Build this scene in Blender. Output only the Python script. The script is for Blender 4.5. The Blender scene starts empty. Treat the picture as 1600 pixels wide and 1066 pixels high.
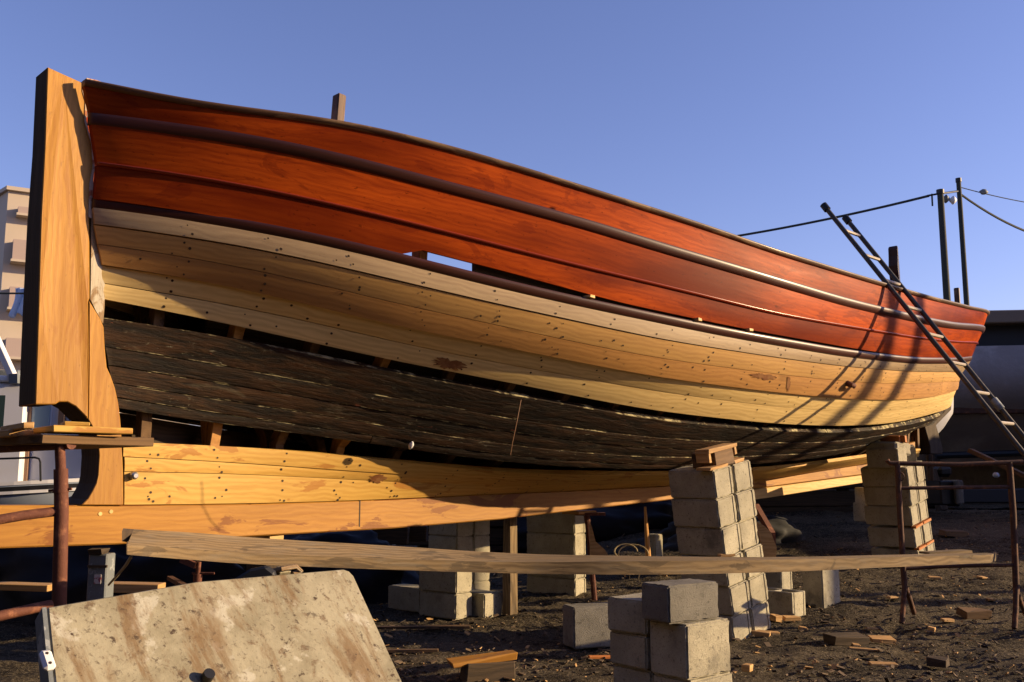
import bpy, bmesh, math, random
import numpy as np
from mathutils import Vector, Matrix
random.seed(7)
R = math.radians
S = bpy.context.scene
COL = S.collection

# ------------------------------------------------------------------ camera
F = 1500.0; HZ = 742.0; CH = 1.15
PIT = math.atan((HZ - 533) / F)
sP, cP = math.sin(PIT), math.cos(PIT)
cam = bpy.data.cameras.new('camera'); camo = bpy.data.objects.new('camera', cam); COL.objects.link(camo)
camo.location = (0, 0, CH); camo.rotation_euler = (R(90) + PIT, 0, 0)
cam.sensor_width = 36; cam.lens = 36 * F / 1600; cam.clip_start = 0.05; cam.clip_end = 3000
S.camera = camo

def ray(u, v):
    r = (u - 800) / F; k = (533 - v) / F
    return (r, cP - k * sP, sP + k * cP)
def at(u, v, Y):                                    # a traced point at its real distance Y
    d = ray(u, v); s = Y / d[1]
    return Vector((d[0] * s, Y, CH + d[2] * s))
def sstep(x, a, b):
    t = min(max((x - a) / (b - a), 0), 1); return t * t * (3 - 2 * t)
def gz(x, y):                                       # the yard rises gently to the right rear
    return 0.62 * sstep(y, 7.3, 14.5) * sstep(x, -1.5, 2.5)
def gpt(u, v):
    d = ray(u, v); s = 1.0
    lo, hi = 0.5, 200.0
    f = lambda s: CH + d[2] * s - gz(d[0] * s, d[1] * s)
    for _ in range(60):
        m = (lo + hi) / 2
        if f(m) > 0: lo = m
        else: hi = m
    return Vector((d[0] * lo, d[1] * lo, gz(d[0] * lo, d[1] * lo)))

# ------------------------------------------------------------------ hull coordinates
AX = (.716, .698); PX = (.698, -.716); OO = (-2.38, 5.5)
YAW = math.atan2(AX[1], AX[0])
def w2(t, b): return (OO[0] + AX[0] * t + PX[0] * b, OO[1] + AX[1] * t + PX[1] * b)
def plane_tz(u, v, b):                              # where a sight line meets the lengthwise plane b
    d = ray(u, v); ox, oy = OO[0] + PX[0] * b, OO[1] + PX[1] * b
    det = AX[0] * (-d[1]) + d[0] * AX[1]
    t = (-ox * (-d[1]) + (-d[0]) * oy) / det
    s = (ox + AX[0] * t) / d[0] if abs(d[0]) > 1e-6 else (oy + AX[1] * t) / d[1]
    return t, CH + d[2] * s
def proj_uv(t, b, z):
    x, y = w2(t, b); z -= CH
    d = y * cP + z * sP; h = -y * sP + z * cP
    return 800 + F * x / d, 533 - F * h / d
def zfor(t, b, v):
    y = w2(t, b)[1]; k = (533 - v) / F
    return CH + y * (k * cP + sP) / (cP - k * sP)

# ------------------------------------------------------------------ materials
class NT:
    def __init__(s, name):
        s.m = bpy.data.materials.new(name); s.m.use_nodes = True
        s.t = s.m.node_tree; s.t.nodes.clear()
        s.out = s.t.nodes.new('ShaderNodeOutputMaterial'); s.b = s.t.nodes.new('ShaderNodeBsdfPrincipled')
        s.t.links.new(s.b.outputs[0], s.out.inputs[0])
        s.b.inputs['Specular IOR Level'].default_value = .35
    def n(s, ty, ins=None, **kw):
        o = s.t.nodes.new('ShaderNode' + ty)
        for k, v in kw.items(): setattr(o, k, v)
        for k, v in (ins or {}).items():
            i = o.inputs[k]
            if isinstance(v, bpy.types.NodeSocket): s.t.links.new(v, i)
            else: i.default_value = v
        return o
    def set(s, k, v):
        if isinstance(v, bpy.types.NodeSocket): s.t.links.new(v, s.b.inputs[k])
        else: s.b.inputs[k].default_value = v
    def math(s, op, a, b=0.0, c=None):
        d = {0: a, 1: b}
        if c is not None: d[2] = c
        return s.n('Math', d, operation=op).outputs[0]
    def mix(s, f, a, b, bt='MIX'):
        o = s.n('Mix', data_type='RGBA', blend_type=bt)
        for i, v in ((0, f), (6, a), (7, b)):
            if isinstance(v, bpy.types.NodeSocket): s.t.links.new(v, o.inputs[i])
            else: o.inputs[i].default_value = v
        return o.outputs[2]
    def step(s, v, lo, hi):
        return s.n('MapRange', {0: v, 1: lo, 2: hi, 3: 0.0, 4: 1.0}, interpolation_type='SMOOTHSTEP').outputs[0]
    def noise(s, vec, scale, detail=4, rough=.55, dist=0.0):
        return s.n('TexNoise', {'Vector': vec, 'Scale': scale, 'Detail': detail, 'Roughness': rough, 'Distortion': dist}).outputs[0]
    def mp(s, vec, sc):
        return s.n('Mapping', {'Vector': vec, 'Scale': sc}).outputs[0]
    def bump(s, h, dist, st=1.0):
        s.set('Normal', s.n('Bump', {'Height': h, 'Distance': dist, 'Strength': st}).outputs[0])
def c4(c): return (c[0], c[1], c[2], 1)

def wood(name, lo, hi, rough=.6, coat=0.0, knots=.5, stain=None, stain_amt=.5, ring=.5, bump=.0015, tone=.25, weather=0.0, speckle=0.0, kd=1.0, spec=.35):
    M = NT(name)
    uv = M.n('UVMap').outputs[0] if False else M.n('TexCoord').outputs['UV']
    rnd = M.n('ObjectInfo').outputs['Random']
    off = M.n('CombineXYZ', {0: M.math('MULTIPLY', rnd, 37.0), 1: M.math('MULTIPLY', rnd, 11.3)}).outputs[0]
    p = M.n('VectorMath', {0: uv, 1: off}, operation='ADD').outputs[0]
    g1 = M.noise(M.mp(p, (1.1, 16, 1)), 1.0, 5, .6, .4)
    g2 = M.noise(M.mp(p, (7, 190, 1)), 1.0, 4, .65)
    wv = M.n('TexWave', {'Vector': M.mp(p, (.35, 1, 1)), 'Scale': 9.0, 'Distortion': 9.0, 'Detail': 2.5, 'Detail Scale': 1.1, 'Detail Roughness': .45}, bands_direction='Y').outputs[1]
    f = M.math('ADD', M.math('MULTIPLY', g1, .6), M.math('MULTIPLY', g2, .4))
    f = M.math('ADD', f, M.math('MULTIPLY', M.math('SUBTRACT', wv, .5), ring * .5))
    f = M.step(f, .2, .85)
    col = M.mix(f, c4(hi), c4(lo))
    big = M.noise(M.mp(p, (.55, 1.8, 1)), 1.0, 3, .5)
    col = M.mix(M.math('MULTIPLY', M.step(big, .35, .7), tone), col, c4([x * .55 for x in lo]))
    if knots > 0:
        v = M.n('TexVoronoi', {'Vector': M.mp(M.n('VectorMath', {0: p, 1: M.n('VectorMath', {0: M.n('TexNoise', {'Vector': p, 'Scale': 9.0}).outputs[1], 1: (.03, .03, 0)}, operation='MULTIPLY').outputs[0]}, operation='ADD').outputs[0], (1.25, 2.9, 1)), 'Scale': kd, 'Randomness': 1.0})
        k = M.math('SUBTRACT', 1.0, M.step(v.outputs[0], .035, .12))
        pick = M.step(M.n('SeparateColor', {0: v.outputs[1]}).outputs[0], .50, .52)
        k = M.math('MULTIPLY', M.math('MULTIPLY', k, pick), knots)
        col = M.mix(k, col, c4([x * .16 for x in lo]))
    if stain:
        st = M.noise(M.mp(p, (1.5, 4.5, 1)), 1.3, 6, .62, .9)
        col = M.mix(M.math('MULTIPLY', M.step(st, .56, .60), stain_amt), col, c4(stain))
    if weather > 0:
        we = M.noise(M.mp(p, (1.5, 7, 1)), 2.2, 7, .7, .6)
        col = M.mix(M.math('MULTIPLY', M.step(we, .45, .75), weather), col, (.16, .145, .12, 1))
    if speckle > 0:
        sp = M.noise(M.mp(p, (18, 40, 1)), 1.0, 3, .7)
        col = M.mix(M.math('MULTIPLY', M.step(sp, .62, .7), speckle), col, c4([x * .25 for x in lo]))
    M.set('Base Color', col); M.set('Specular IOR Level', spec)
    M.set('Roughness', M.math('ADD', M.math('MULTIPLY', g1, .18), rough - .09))
    if coat: M.set('Coat Weight', coat); M.set('Coat Roughness', .16)
    M.bump(M.math('ADD', M.math('MULTIPLY', g2, .6), M.math('MULTIPLY', f, .4)), bump)
    return M.m

def old_planks(name):
    M = NT(name)
    tc = M.n('TexCoord').outputs['UV']
    e = M.n('SeparateXYZ', {0: M.n('UVMap', uv_map='edge').outputs[0]}).outputs[1]
    p = tc
    a = M.noise(M.mp(p, (1.6, 9, 1)), 1.6, 8, .7, .7)
    b = M.noise(M.mp(p, (5, 34, 1)), 1.2, 6, .7, .3)
    col = M.mix(M.step(a, .38, .66), (.008, .005, .003, 1), (.058, .025, .009, 1))
    col = M.mix(M.math('MULTIPLY', M.step(b, .5, .7), .5), col, (.085, .046, .018, 1))
    col = M.mix(M.step(M.noise(M.mp(p, (.5, 2.5, 1)), 1.0, 4), .35, .6), M.mix(.65, col, (.008, .006, .004, 1)), col)
    fl = M.noise(M.mp(p, (14, 38, 1)), 1.0, 5, .75, .8)
    zone = M.step(M.noise(M.mp(p, (.8, 2.4, 1)), 1.3, 3), .50, .68)
    flk = M.math('MULTIPLY', M.math('MULTIPLY', M.step(fl, .60, .68), zone), .7)
    col = M.mix(flk, col, (.42, .42, .30, 1))
    rd = M.math('MULTIPLY', M.step(M.noise(M.mp(p, (2.2, 6, 1)), 2.0, 5, .6, .5), .69, .72), .8)
    col = M.mix(rd, col, (.30, .09, .05, 1))
    gr = M.math('MULTIPLY', M.step(M.noise(M.mp(p, (1.8, 7, 1)), 1.4, 5, .7, .5), .58, .68), .6)
    col = M.mix(gr, col, (.10, .08, .05, 1))
    d = M.math('ABSOLUTE', M.math('SUBTRACT', e, .5))
    w = M.noise(M.mp(p, (3, 3, 1)), 2.0, 4, .7)
    seam = M.math('MULTIPLY', M.step(d, .466, .486), M.step(w, .51, .64))
    col = M.mix(seam, col, (.46, .40, .22, 1))
    M.set('Base Color', col); M.set('Roughness', M.math('ADD', .45, M.math('MULTIPLY', b, .4))); M.set('Specular IOR Level', .2)
    M.bump(M.math('ADD', M.math('MULTIPLY', a, .5), M.math('ADD', M.math('MULTIPLY', b, .5), M.math('MULTIPLY', flk, .2))), .022)
    return M.m

def concrete(name, base=(.36, .33, .27), dark=(.10, .09, .075), pit=.5):
    M = NT(name)
    tc = M.n('TexCoord').outputs['Object']
    off = M.n('CombineXYZ', {0: M.math('MULTIPLY', M.n('ObjectInfo').outputs['Random'], 50.0)}).outputs[0]
    p = M.n('VectorMath', {0: tc, 1: off}, operation='ADD').outputs[0]
    a = M.noise(p, 6, 5, .6); b = M.noise(p, 120, 5, .75); v = M.n('TexVoronoi', {'Vector': p, 'Scale': 150.0}).outputs[0]
    col = M.mix(M.step(a, .3, .7), c4(base), c4([x * .7 for x in base]))
    col = M.mix(M.math('MULTIPLY', M.step(b, .54, .62), pit), col, c4(dark))
    col = M.mix(M.math('MULTIPLY', M.step(M.noise(p, 45, 4, .7), .60, .64), .8), col, c4([x * .7 for x in dark]))
    col = M.mix(M.math('MULTIPLY', M.step(M.noise(p, 90, 3, .7), .60, .68), .5), col, c4([min(1, x * 1.35) for x in base]))
    st = M.noise(p, 3.2, 5, .65)
    col = M.mix(M.math('MULTIPLY', M.step(st, .58, .7), .55), col, c4([x * 1.1 for x in dark]))
    tn = M.math('MULTIPLY', M.n('ObjectInfo').outputs['Random'], .3)
    col = M.mix(tn, col, c4([x * .55 for x in base]))
    M.set('Base Color', col); M.set('Roughness', .95)
    M.bump(M.math('ADD', M.math('MULTIPLY', b, .7), M.math('MULTIPLY', v, .12)), .006)
    return M.m

def plain(name, c, rough=.6, metal=0.0, var=.3, scale=8, c2=None, thr=(.5, .65), bump=.0):
    M = NT(name)
    p = M.n('TexCoord').outputs['Object']
    a = M.noise(p, scale, 6, .65)
    col = M.mix(M.math('MULTIPLY', a, var), c4(c), c4([x * .3 for x in c]))
    if c2: col = M.mix(M.step(M.noise(p, scale * .7, 7, .7), *thr), col, c4(c2))
    M.set('Base Color', col); M.set('Roughness', rough); M.set('Metallic', metal)
    if bump: M.bump(M.noise(p, scale * 6, 5, .7), bump)
    return M.m

MT = {}
MT['red'] = wood('varnished_red_wood', (.19, .020, .004), (.54, .092, .009), .45, .0, 1.0, (.12, .012, .004), .4, .2, .0003, .9, 0, .55, kd=2.3, spec=.03)
MT['rail'] = wood('dark_rail_wood', (.035, .009, .006), (.07, .016, .008), .42, .1, 0, None, 0, .2, .0004, .35)
MT['capwood'] = wood('worn_cap_wood', (.07, .035, .018), (.15, .075, .038), .55, .1, 0, (.34, .22, .11), .5, .3, .001, .4)
MT['tan'] = wood('tan_plank_wood', (.42, .225, .07), (.60, .35, .11), .58, 0, .35, (.34, .13, .05), .0, .4, .0007, .4, 0, .25)
MT['tan2'] = wood('brown_plank_wood', (.38, .18, .05), (.56, .29, .085), .58, 0, .35, (.30, .11, .04), .0, .4, .0007, .45, 0, .3)
MT['pale'] = wood('pale_plank_wood', (.60, .41, .155), (.80, .59, .25), .6, 0, .6, (.36, .20, .08), .0, .55, .0006, .22, 0, .1)
MT['grayed'] = wood('greyed_plank_wood', (.27, .18, .10), (.45, .325, .18), .6, 0, .2, None, 0, .3, .0007, .35, 0, .2)
MT['garb'] = wood('yellow_garboard_wood', (.46, .25, .045), (.64, .40, .095), .6, .0, .9, (.34, .13, .02), .7, .4, .0007, .25)
MT['keel'] = wood('orange_keel_wood', (.30, .125, .016), (.46, .225, .034), .6, .0, .5, (.20, .065, .01), .85, .3, .0008, .4, 0, .15)
MT['post'] = wood('honey_sternpost_wood', (.36, .155, .022), (.53, .27, .045), .5, .0, .12, (.28, .10, .015), .3, .35, .0009, .4, 0, .3)
MT['rib'] = wood('rib_wood', (.10, .055, .025), (.20, .115, .05), .8, 0, .2, (.03, .02, .015), .8, .3, .001, .5)
MT['ribnew'] = wood('new_rib_wood', (.42, .2, .06), (.62, .33, .1), .7, 0, .2, None, 0, .4, .001, .3)
MT['fkeel'] = wood('pale_false_keel_wood', (.55, .34, .11), (.74, .5, .2), .6, 0, .5, None, 0, .5, .0007, .3)
MT['beam'] = wood('weathered_scaffold_board', (.12, .08, .042), (.27, .19, .10), .9, 0, .9, (.06, .042, .025), .65, .55, .0022, .4, .45)
MT['scrap'] = wood('offcut_wood', (.40, .22, .08), (.60, .37, .15), .75, 0, .3, None, 0, .6, .0015, .35, .15)
MT['darkwood'] = wood('dark_old_timber', (.035, .025, .017), (.09, .06, .035), .85, 0, .2, None, 0, .4, .002, .4)
MT['oldrab'] = wood('flaking_painted_wood', (.22, .13, .06), (.36, .25, .14), .7, 0, 0, (.55, .50, .40), .8, .3, .003, .4, .3)
MT['old'] = old_planks('old_tarred_planks')
MT['conc'] = concrete('concrete_block', (.47, .43, .315))
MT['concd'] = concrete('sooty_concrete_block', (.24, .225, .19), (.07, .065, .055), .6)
MT['rust'] = plain('rusty_pipe', (.15, .055, .035), .75, .2, .5, 25, (.26, .11, .06), (.5, .7), .002)
MT['rustd'] = plain('dark_rusty_steel', (.10, .05, .035), .8, .2, .5, 25, (.24, .10, .05), (.5, .7), .002)
MT['white'] = plain('white_paint', (.72, .72, .74), .4, 0, .12, 3)
MT['putty'] = plain('pale_sealant', (.62, .47, .36), .7, 0, .4, 30, (.42, .14, .06), (.5, .6), .003)
MT['nail'] = plain('nail_hole', (.035, .018, .008), .6, 0, .2, 20)
MT['bolt'] = plain('zinc_bolt', (.55, .55, .55), .3, .8, .2, 30)
MT['tarp'] = plain('blue_tarpaulin', (.004, .005, .012), .7, 0, .5, 3, (.008, .009, .012), (.5, .7))
MT['darkstuff'] = plain('dark_grimy_surface', (.035, .035, .035), .8, 0, .6, 3, (.06, .05, .04), (.5, .7), .003)
MT['black'] = plain('black_paint', (.012, .012, .014), .5, 0, .3, 3)
MT['rope'] = plain('rope_fibre', (.42, .34, .2), .9, 0, .3, 60)
MT['alu'] = plain('dark_ladder_metal', (.085, .075, .06), .5, .5, .4, 20, (.16, .12, .08), (.5, .7))
MT['rung'] = plain('ladder_rung_metal', (.38, .33, .27), .5, .3, .4, 20)
MT['pole'] = plain('creosoted_pole', (.035, .04, .032), .8, 0, .4, 4)
MT['wire'] = plain('cable_rubber', (.03, .035, .03), .7, 0, .2, 4)
MT['glass'] = plain('window_glass', (.20, .30, .42), .08, 0, .2, 2)
MT['glassd'] = plain('dark_window_glass', (.04, .07, .07), .08, 0, .3, 2)
MT['trim'] = plain('cabin_trim_wood', (.30, .17, .1), .5, 0, .3, 9)
MT['bhull'] = plain('pale_blue_hull_paint', (.33, .38, .47), .45, 0, .15, 2)
MT['stucco'] = plain('beige_stucco', (.50, .42, .33), .9, 0, .15, .6)
MT['stucco2'] = plain('pink_balcony_stucco', (.40, .31, .27), .9, 0, .15, .6)
MT['cloth'] = plain('pale_blue_cloth', (.40, .50, .68), .9, 0, .2, 1)
MT['ghull'] = plain('scuffed_grey_hull', (.30, .27, .265), .85, 0, .45, 1.2, (.42, .385, .375), (.45, .7), .01)
MT['bhull2'] = plain('dull_black', (.018, .02, .026), .6, 0, .4, 1.5)  # one near-black for the hulk's upper band, a box and a cloth
MT['brownroof'] = plain('brown_bulwark', (.22, .17, .125), .7, 0, .4, 1.5)
MT['whull'] = plain('dirty_white_hull', (.50, .50, .55), .5, 0, .35, 2, (.30, .30, .33), (.5, .75))
MT['stone'] = plain('grimy_stone_wall', (.20, .175, .15), .9, 0, .6, 1.5, (.08, .07, .06), (.45, .65), .02)
MT['orangebit'] = plain('orange_wedge', (.50, .17, .04), .7, 0, .3, 20)
MT['boxgrey'] = plain('grey_box_paint', (.17, .19, .20), .6, 0, .4, 12, (.28, .30, .30), (.55, .6), .002)
MT['sticker'] = plain('paper_sticker', (.6, .55, .55), .6, 0, .3, 60, (.35, .1, .12), (.55, .57))
def sheet_mat():
    M = NT('rust_spotted_panel'); p = M.n('TexCoord').outputs['UV']
    a = M.noise(p, 3.0, 7, .7, .3); b = M.noise(p, 26, 5, .7); c = M.noise(M.mp(p, (3.2, .8, 1)), 2.2, 6, .72, .5)
    w = M.noise(p, 5.5, 5, .6)
    col = M.mix(M.step(a, .4, .62), (.23, .205, .135, 1), (.33, .30, .21, 1))
    col = M.mix(M.math('MULTIPLY', M.step(w, .58, .63), .7), col, (.46, .44, .36, 1))
    col = M.mix(M.math('MULTIPLY', M.step(c, .50, .66), .8), col, (.16, .092, .036, 1))
    b2 = M.noise(p, 13, 6, .75, .4)
    col = M.mix(M.math('MULTIPLY', M.step(b2, .56, .66), .75), col, (.12, .07, .035, 1))
    col = M.mix(M.math('MULTIPLY', M.step(M.noise(p, 60, 4, .7), .56, .66), .6), col, (.09, .06, .035, 1))
    col = M.mix(M.math('MULTIPLY', M.step(b, .57, .66), M.step(M.noise(p, 4, 4), .38, .6)), col, (.05, .03, .018, 1))
    e_ = M.n('SeparateXYZ', {0: p}).outputs[1]
    M.set('Base Color', col); M.set('Roughness', .75); M.bump(b, .003)
    return M.m
MT['sheet'] = sheet_mat()
def ground_mat():
    M = NT('dark_yard_dirt'); p = M.n('TexCoord').outputs['Object']
    a = M.noise(M.mp(p, (.5, 1.4, 1)), 1.3, 7, .7, .3); b = M.noise(p, 26, 6, .75); c = M.noise(p, 90, 4, .7)
    v = M.n('TexVoronoi', {'Vector': p, 'Scale': 34.0}).outputs[0]
    col = M.mix(M.step(a, .35, .65), (.022, .017, .012, 1), (.115, .092, .064, 1))
    col = M.mix(M.math('MULTIPLY', M.step(b, .48, .66), .75), col, (.19, .155, .105, 1))
    col = M.mix(M.math('MULTIPLY', M.step(c, .57, .66), .85), col, (.40, .33, .22, 1))
    M.set('Base Color', col); M.set('Roughness', .95); M.set('Specular IOR Level', .1)
    M.bump(M.math('ADD', M.math('MULTIPLY', b, .8), M.math('ADD', M.math('MULTIPLY', v, .35), M.math('MULTIPLY', c, .3))), .05)
    return M.m
MT['ground'] = ground_mat()

# ------------------------------------------------------------------ object helpers
def tag(o, label=None, cat=None, group=None, kind=None):
    if label: o['label'] = label
    if cat: o['category'] = cat
    if group: o['group'] = group
    if kind: o['kind'] = kind
    return o
def empty(name, loc, rz=0, rot=None, **k):
    o = bpy.data.objects.new(name, None); COL.objects.link(o)
    o.location = loc; o.rotation_euler = rot if rot else (0, 0, rz); o.empty_display_size = .1
    return tag(o, **k)
def link(name, me, mats, parent=None, smooth=None, **k):
    for m in (mats if isinstance(mats, (list, tuple)) else [mats]): me.materials.append(MT[m] if isinstance(m, str) else m)
    if smooth is not None:
        me.polygons.foreach_set('use_smooth', [True] * len(me.polygons)); me.set_sharp_from_angle(angle=R(smooth))
    o = bpy.data.objects.new(name, me); COL.objects.link(o)
    if parent: o.parent = parent
    return tag(o, **k)
class MB:
    """collects solids into one mesh with metre-scaled UVs"""
    def __init__(s): s.v = []; s.f = []; s.uv = []; s.mi = []; s.uv2 = []
    def face(s, idx, uvs, mi=0, uv2=None):
        s.f.append(idx); s.uv.append(uvs); s.mi.append(mi); s.uv2.append(uv2 or uvs)
    def box(s, c, d, M=None, mi=0, taper=None, jit=0.0):
        """box centre c, size d, optional matrix; grain runs along the longest side"""
        b = len(s.v); ax = max(range(3), key=lambda i: d[i])
        P = []
        for k in range(8):
            q = [(1 if k >> i & 1 else -1) * d[i] / 2 + (random.uniform(-jit, jit) if jit else 0) for i in range(3)]
            P.append(q)
        for q in P:
            w = Vector((q[0] + c[0], q[1] + c[1], q[2] + c[2]))
            s.v.append(M @ w if M else w)
        ro = random.random() * 5
        for idx in ((0, 2, 3, 1), (4, 5, 7, 6), (0, 1, 5, 4), (2, 6, 7, 3), (0, 4, 6, 2), (1, 3, 7, 5)):
            nrm = [i for i in range(3) if len({P[j][i] > 0 for j in idx}) == 1][0]
            oth = [i for i in range(3) if i != nrm]
            a = ax if ax in oth else oth[0]; o2 = [i for i in oth if i != a][0]
            uv = [((P[j][a] + ro, P[j][o2] + nrm * .37 + ro) if a == ax else (P[j][a] * .3 + ro, P[j][o2] + ro)) for j in idx]
            s.face([b + j for j in idx], uv, mi)
        return s
    def bar(s, a, b, w, h, up=(0, 0, 1), mi=0):
        a, b = Vector(a), Vector(b); x = (b - a); L = x.length; x.normalize()
        up = Vector(up); y = up.cross(x); y.normalize(); z = x.cross(y)
        M = Matrix((x, y, z)).transposed().to_4x4(); M.translation = (a + b) / 2
        return s.box((0, 0, 0), (L, w, h), M, mi)
    def tube(s, pts, r, seg=10, mi=0, cap=True):
        pts = [Vector(p) for p in pts]; n = len(pts); b = len(s.v)
        rr = r if isinstance(r, (list, tuple)) else [r] * n
        prev = None; L = 0; Ls = []
        for i, p in enumerate(pts):
            t = (pts[min(i + 1, n - 1)] - pts[max(i - 1, 0)]).normalized()
            if prev is None:
                u = t.orthogonal().normalized()
            else:
                u = (prev - t * prev.dot(t)).normalized()
            prev = u; w = t.cross(u)
            if i: L += (p - pts[i - 1]).length
            Ls.append(L)
            for k in range(seg):
                a = 2 * math.pi * k / seg
                s.v.append(p + (u * math.cos(a) + w * math.sin(a)) * rr[i])
        for i in range(n - 1):
            for k in range(seg):
                k2 = (k + 1) % seg
                s.face([b + i * seg + k, b + i * seg + k2, b + (i + 1) * seg + k2, b + (i + 1) * seg + k],
                       [(Ls[i], k * .02), (Ls[i], k * .02 + .02), (Ls[i + 1], k * .02 + .02), (Ls[i + 1], k * .02)], mi)
        if cap:
            for e in (0, n - 1):
                id_ = [b + e * seg + k for k in range(seg)]
                s.face(id_, [(0, 0)] * seg, mi)
        return s
    def prism(s, poly, fn, d0, d1, mi=0, mi_side=None, swap=False):
        """poly of (a,c); fn(a,c,d)->point; extruded d0..d1"""
        b = len(s.v); n = len(poly)
        for d in (d0, d1):
            for a, c in poly: s.v.append(Vector(fn(a, c, d)))
        g = (lambda a, c: (c, a)) if swap else (lambda a, c: (a, c))
        s.face([b + i for i in range(n)], [g(*poly[i]) for i in range(n)], mi)
        s.face([b + n + i for i in range(n)], [g(*poly[i]) for i in range(n)], mi)
        L = 0
        for i in range(n):
            j = (i + 1) % n; l = math.dist(poly[i], poly[j])
            s.face([b + i, b + j, b + n + j, b + n + i], [(L, 0), (L + l, 0), (L + l, d1 - d0), (L, d1 - d0)], mi if mi_side is None else mi_side)
            L += l
        return s
    def mesh(s, name='m', bevel=0.0):
        me = bpy.data.meshes.new(name); me.from_pydata([tuple(v) for v in s.v], [], s.f)
        u1 = me.uv_layers.new(name='UVMap'); u2 = me.uv_layers.new(name='edge')
        fl = [x for f in s.uv for p in f for x in p]; u1.data.foreach_set('uv', fl)
        fl = [x for f in s.uv2 for p in f for x in p]; u2.data.foreach_set('uv', fl)
        me.polygons.foreach_set('material_index', s.mi)
        bm = bmesh.new(); bm.from_mesh(me)
        bmesh.ops.recalc_face_normals(bm, faces=bm.faces)
        if bevel:
            es = [e for e in bm.edges if len(e.link_faces) == 2 and e.calc_face_angle(0) > .6]
            bmesh.ops.bevel(bm, geom=es, offset=bevel, segments=1, affect='EDGES', clamp_overlap=True)
        bm.to_mesh(me); bm.free(); me.update()
        return me
    def build(s, name, mats, parent=None, bevel=0.0, smooth=None, **k):
        return link(name, s.mesh(name, bevel), mats, parent, smooth, **k)

# ------------------------------------------------------------------ world and sun
w = bpy.data.worlds.new('World'); S.world = w; w.use_nodes = True
nt = w.node_tree; bg = nt.nodes['Background']
SUN = Vector((.9982, .060, 0)); EL = R(14.5)
sky = nt.nodes.new('ShaderNodeTexSky'); sky.sky_type = 'NISHITA'; sky.sun_disc = False
sky.sun_elevation = EL; sky.sun_rotation = math.atan2(SUN.x, SUN.y)
sky.altitude = 200; sky.air_density = 1.0; sky.dust_density = .35; sky.ozone_density = 4.0
hs = nt.nodes.new('ShaderNodeMix'); hs.data_type = 'RGBA'; hs.blend_type = 'MULTIPLY'
hs.inputs[0].default_value = 1; hs.inputs[7].default_value = (1.27, .89, 1.02, 1)
nt.links.new(sky.outputs[0], hs.inputs[6]); nt.links.new(hs.outputs[2], bg.inputs[0])
bg.inputs[1].default_value = .115
sun = bpy.data.lights.new('sun', 'SUN'); so = bpy.data.objects.new('sun', sun); COL.objects.link(so)
sun.energy = 5; sun.angle = R(.5); sun.color = (1, .73, .41)
sd = Vector((SUN.x * math.cos(EL), SUN.y * math.cos(EL), math.sin(EL)))
so.rotation_euler = sd.to_track_quat('Z', 'Y').to_euler(); so.location = (10, 5, 10)
S.view_settings.view_transform = 'Standard'; S.view_settings.look = 'None'; S.view_settings.gamma = 1
S.view_settings.exposure = .80
S.render.engine = 'CYCLES'

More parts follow.
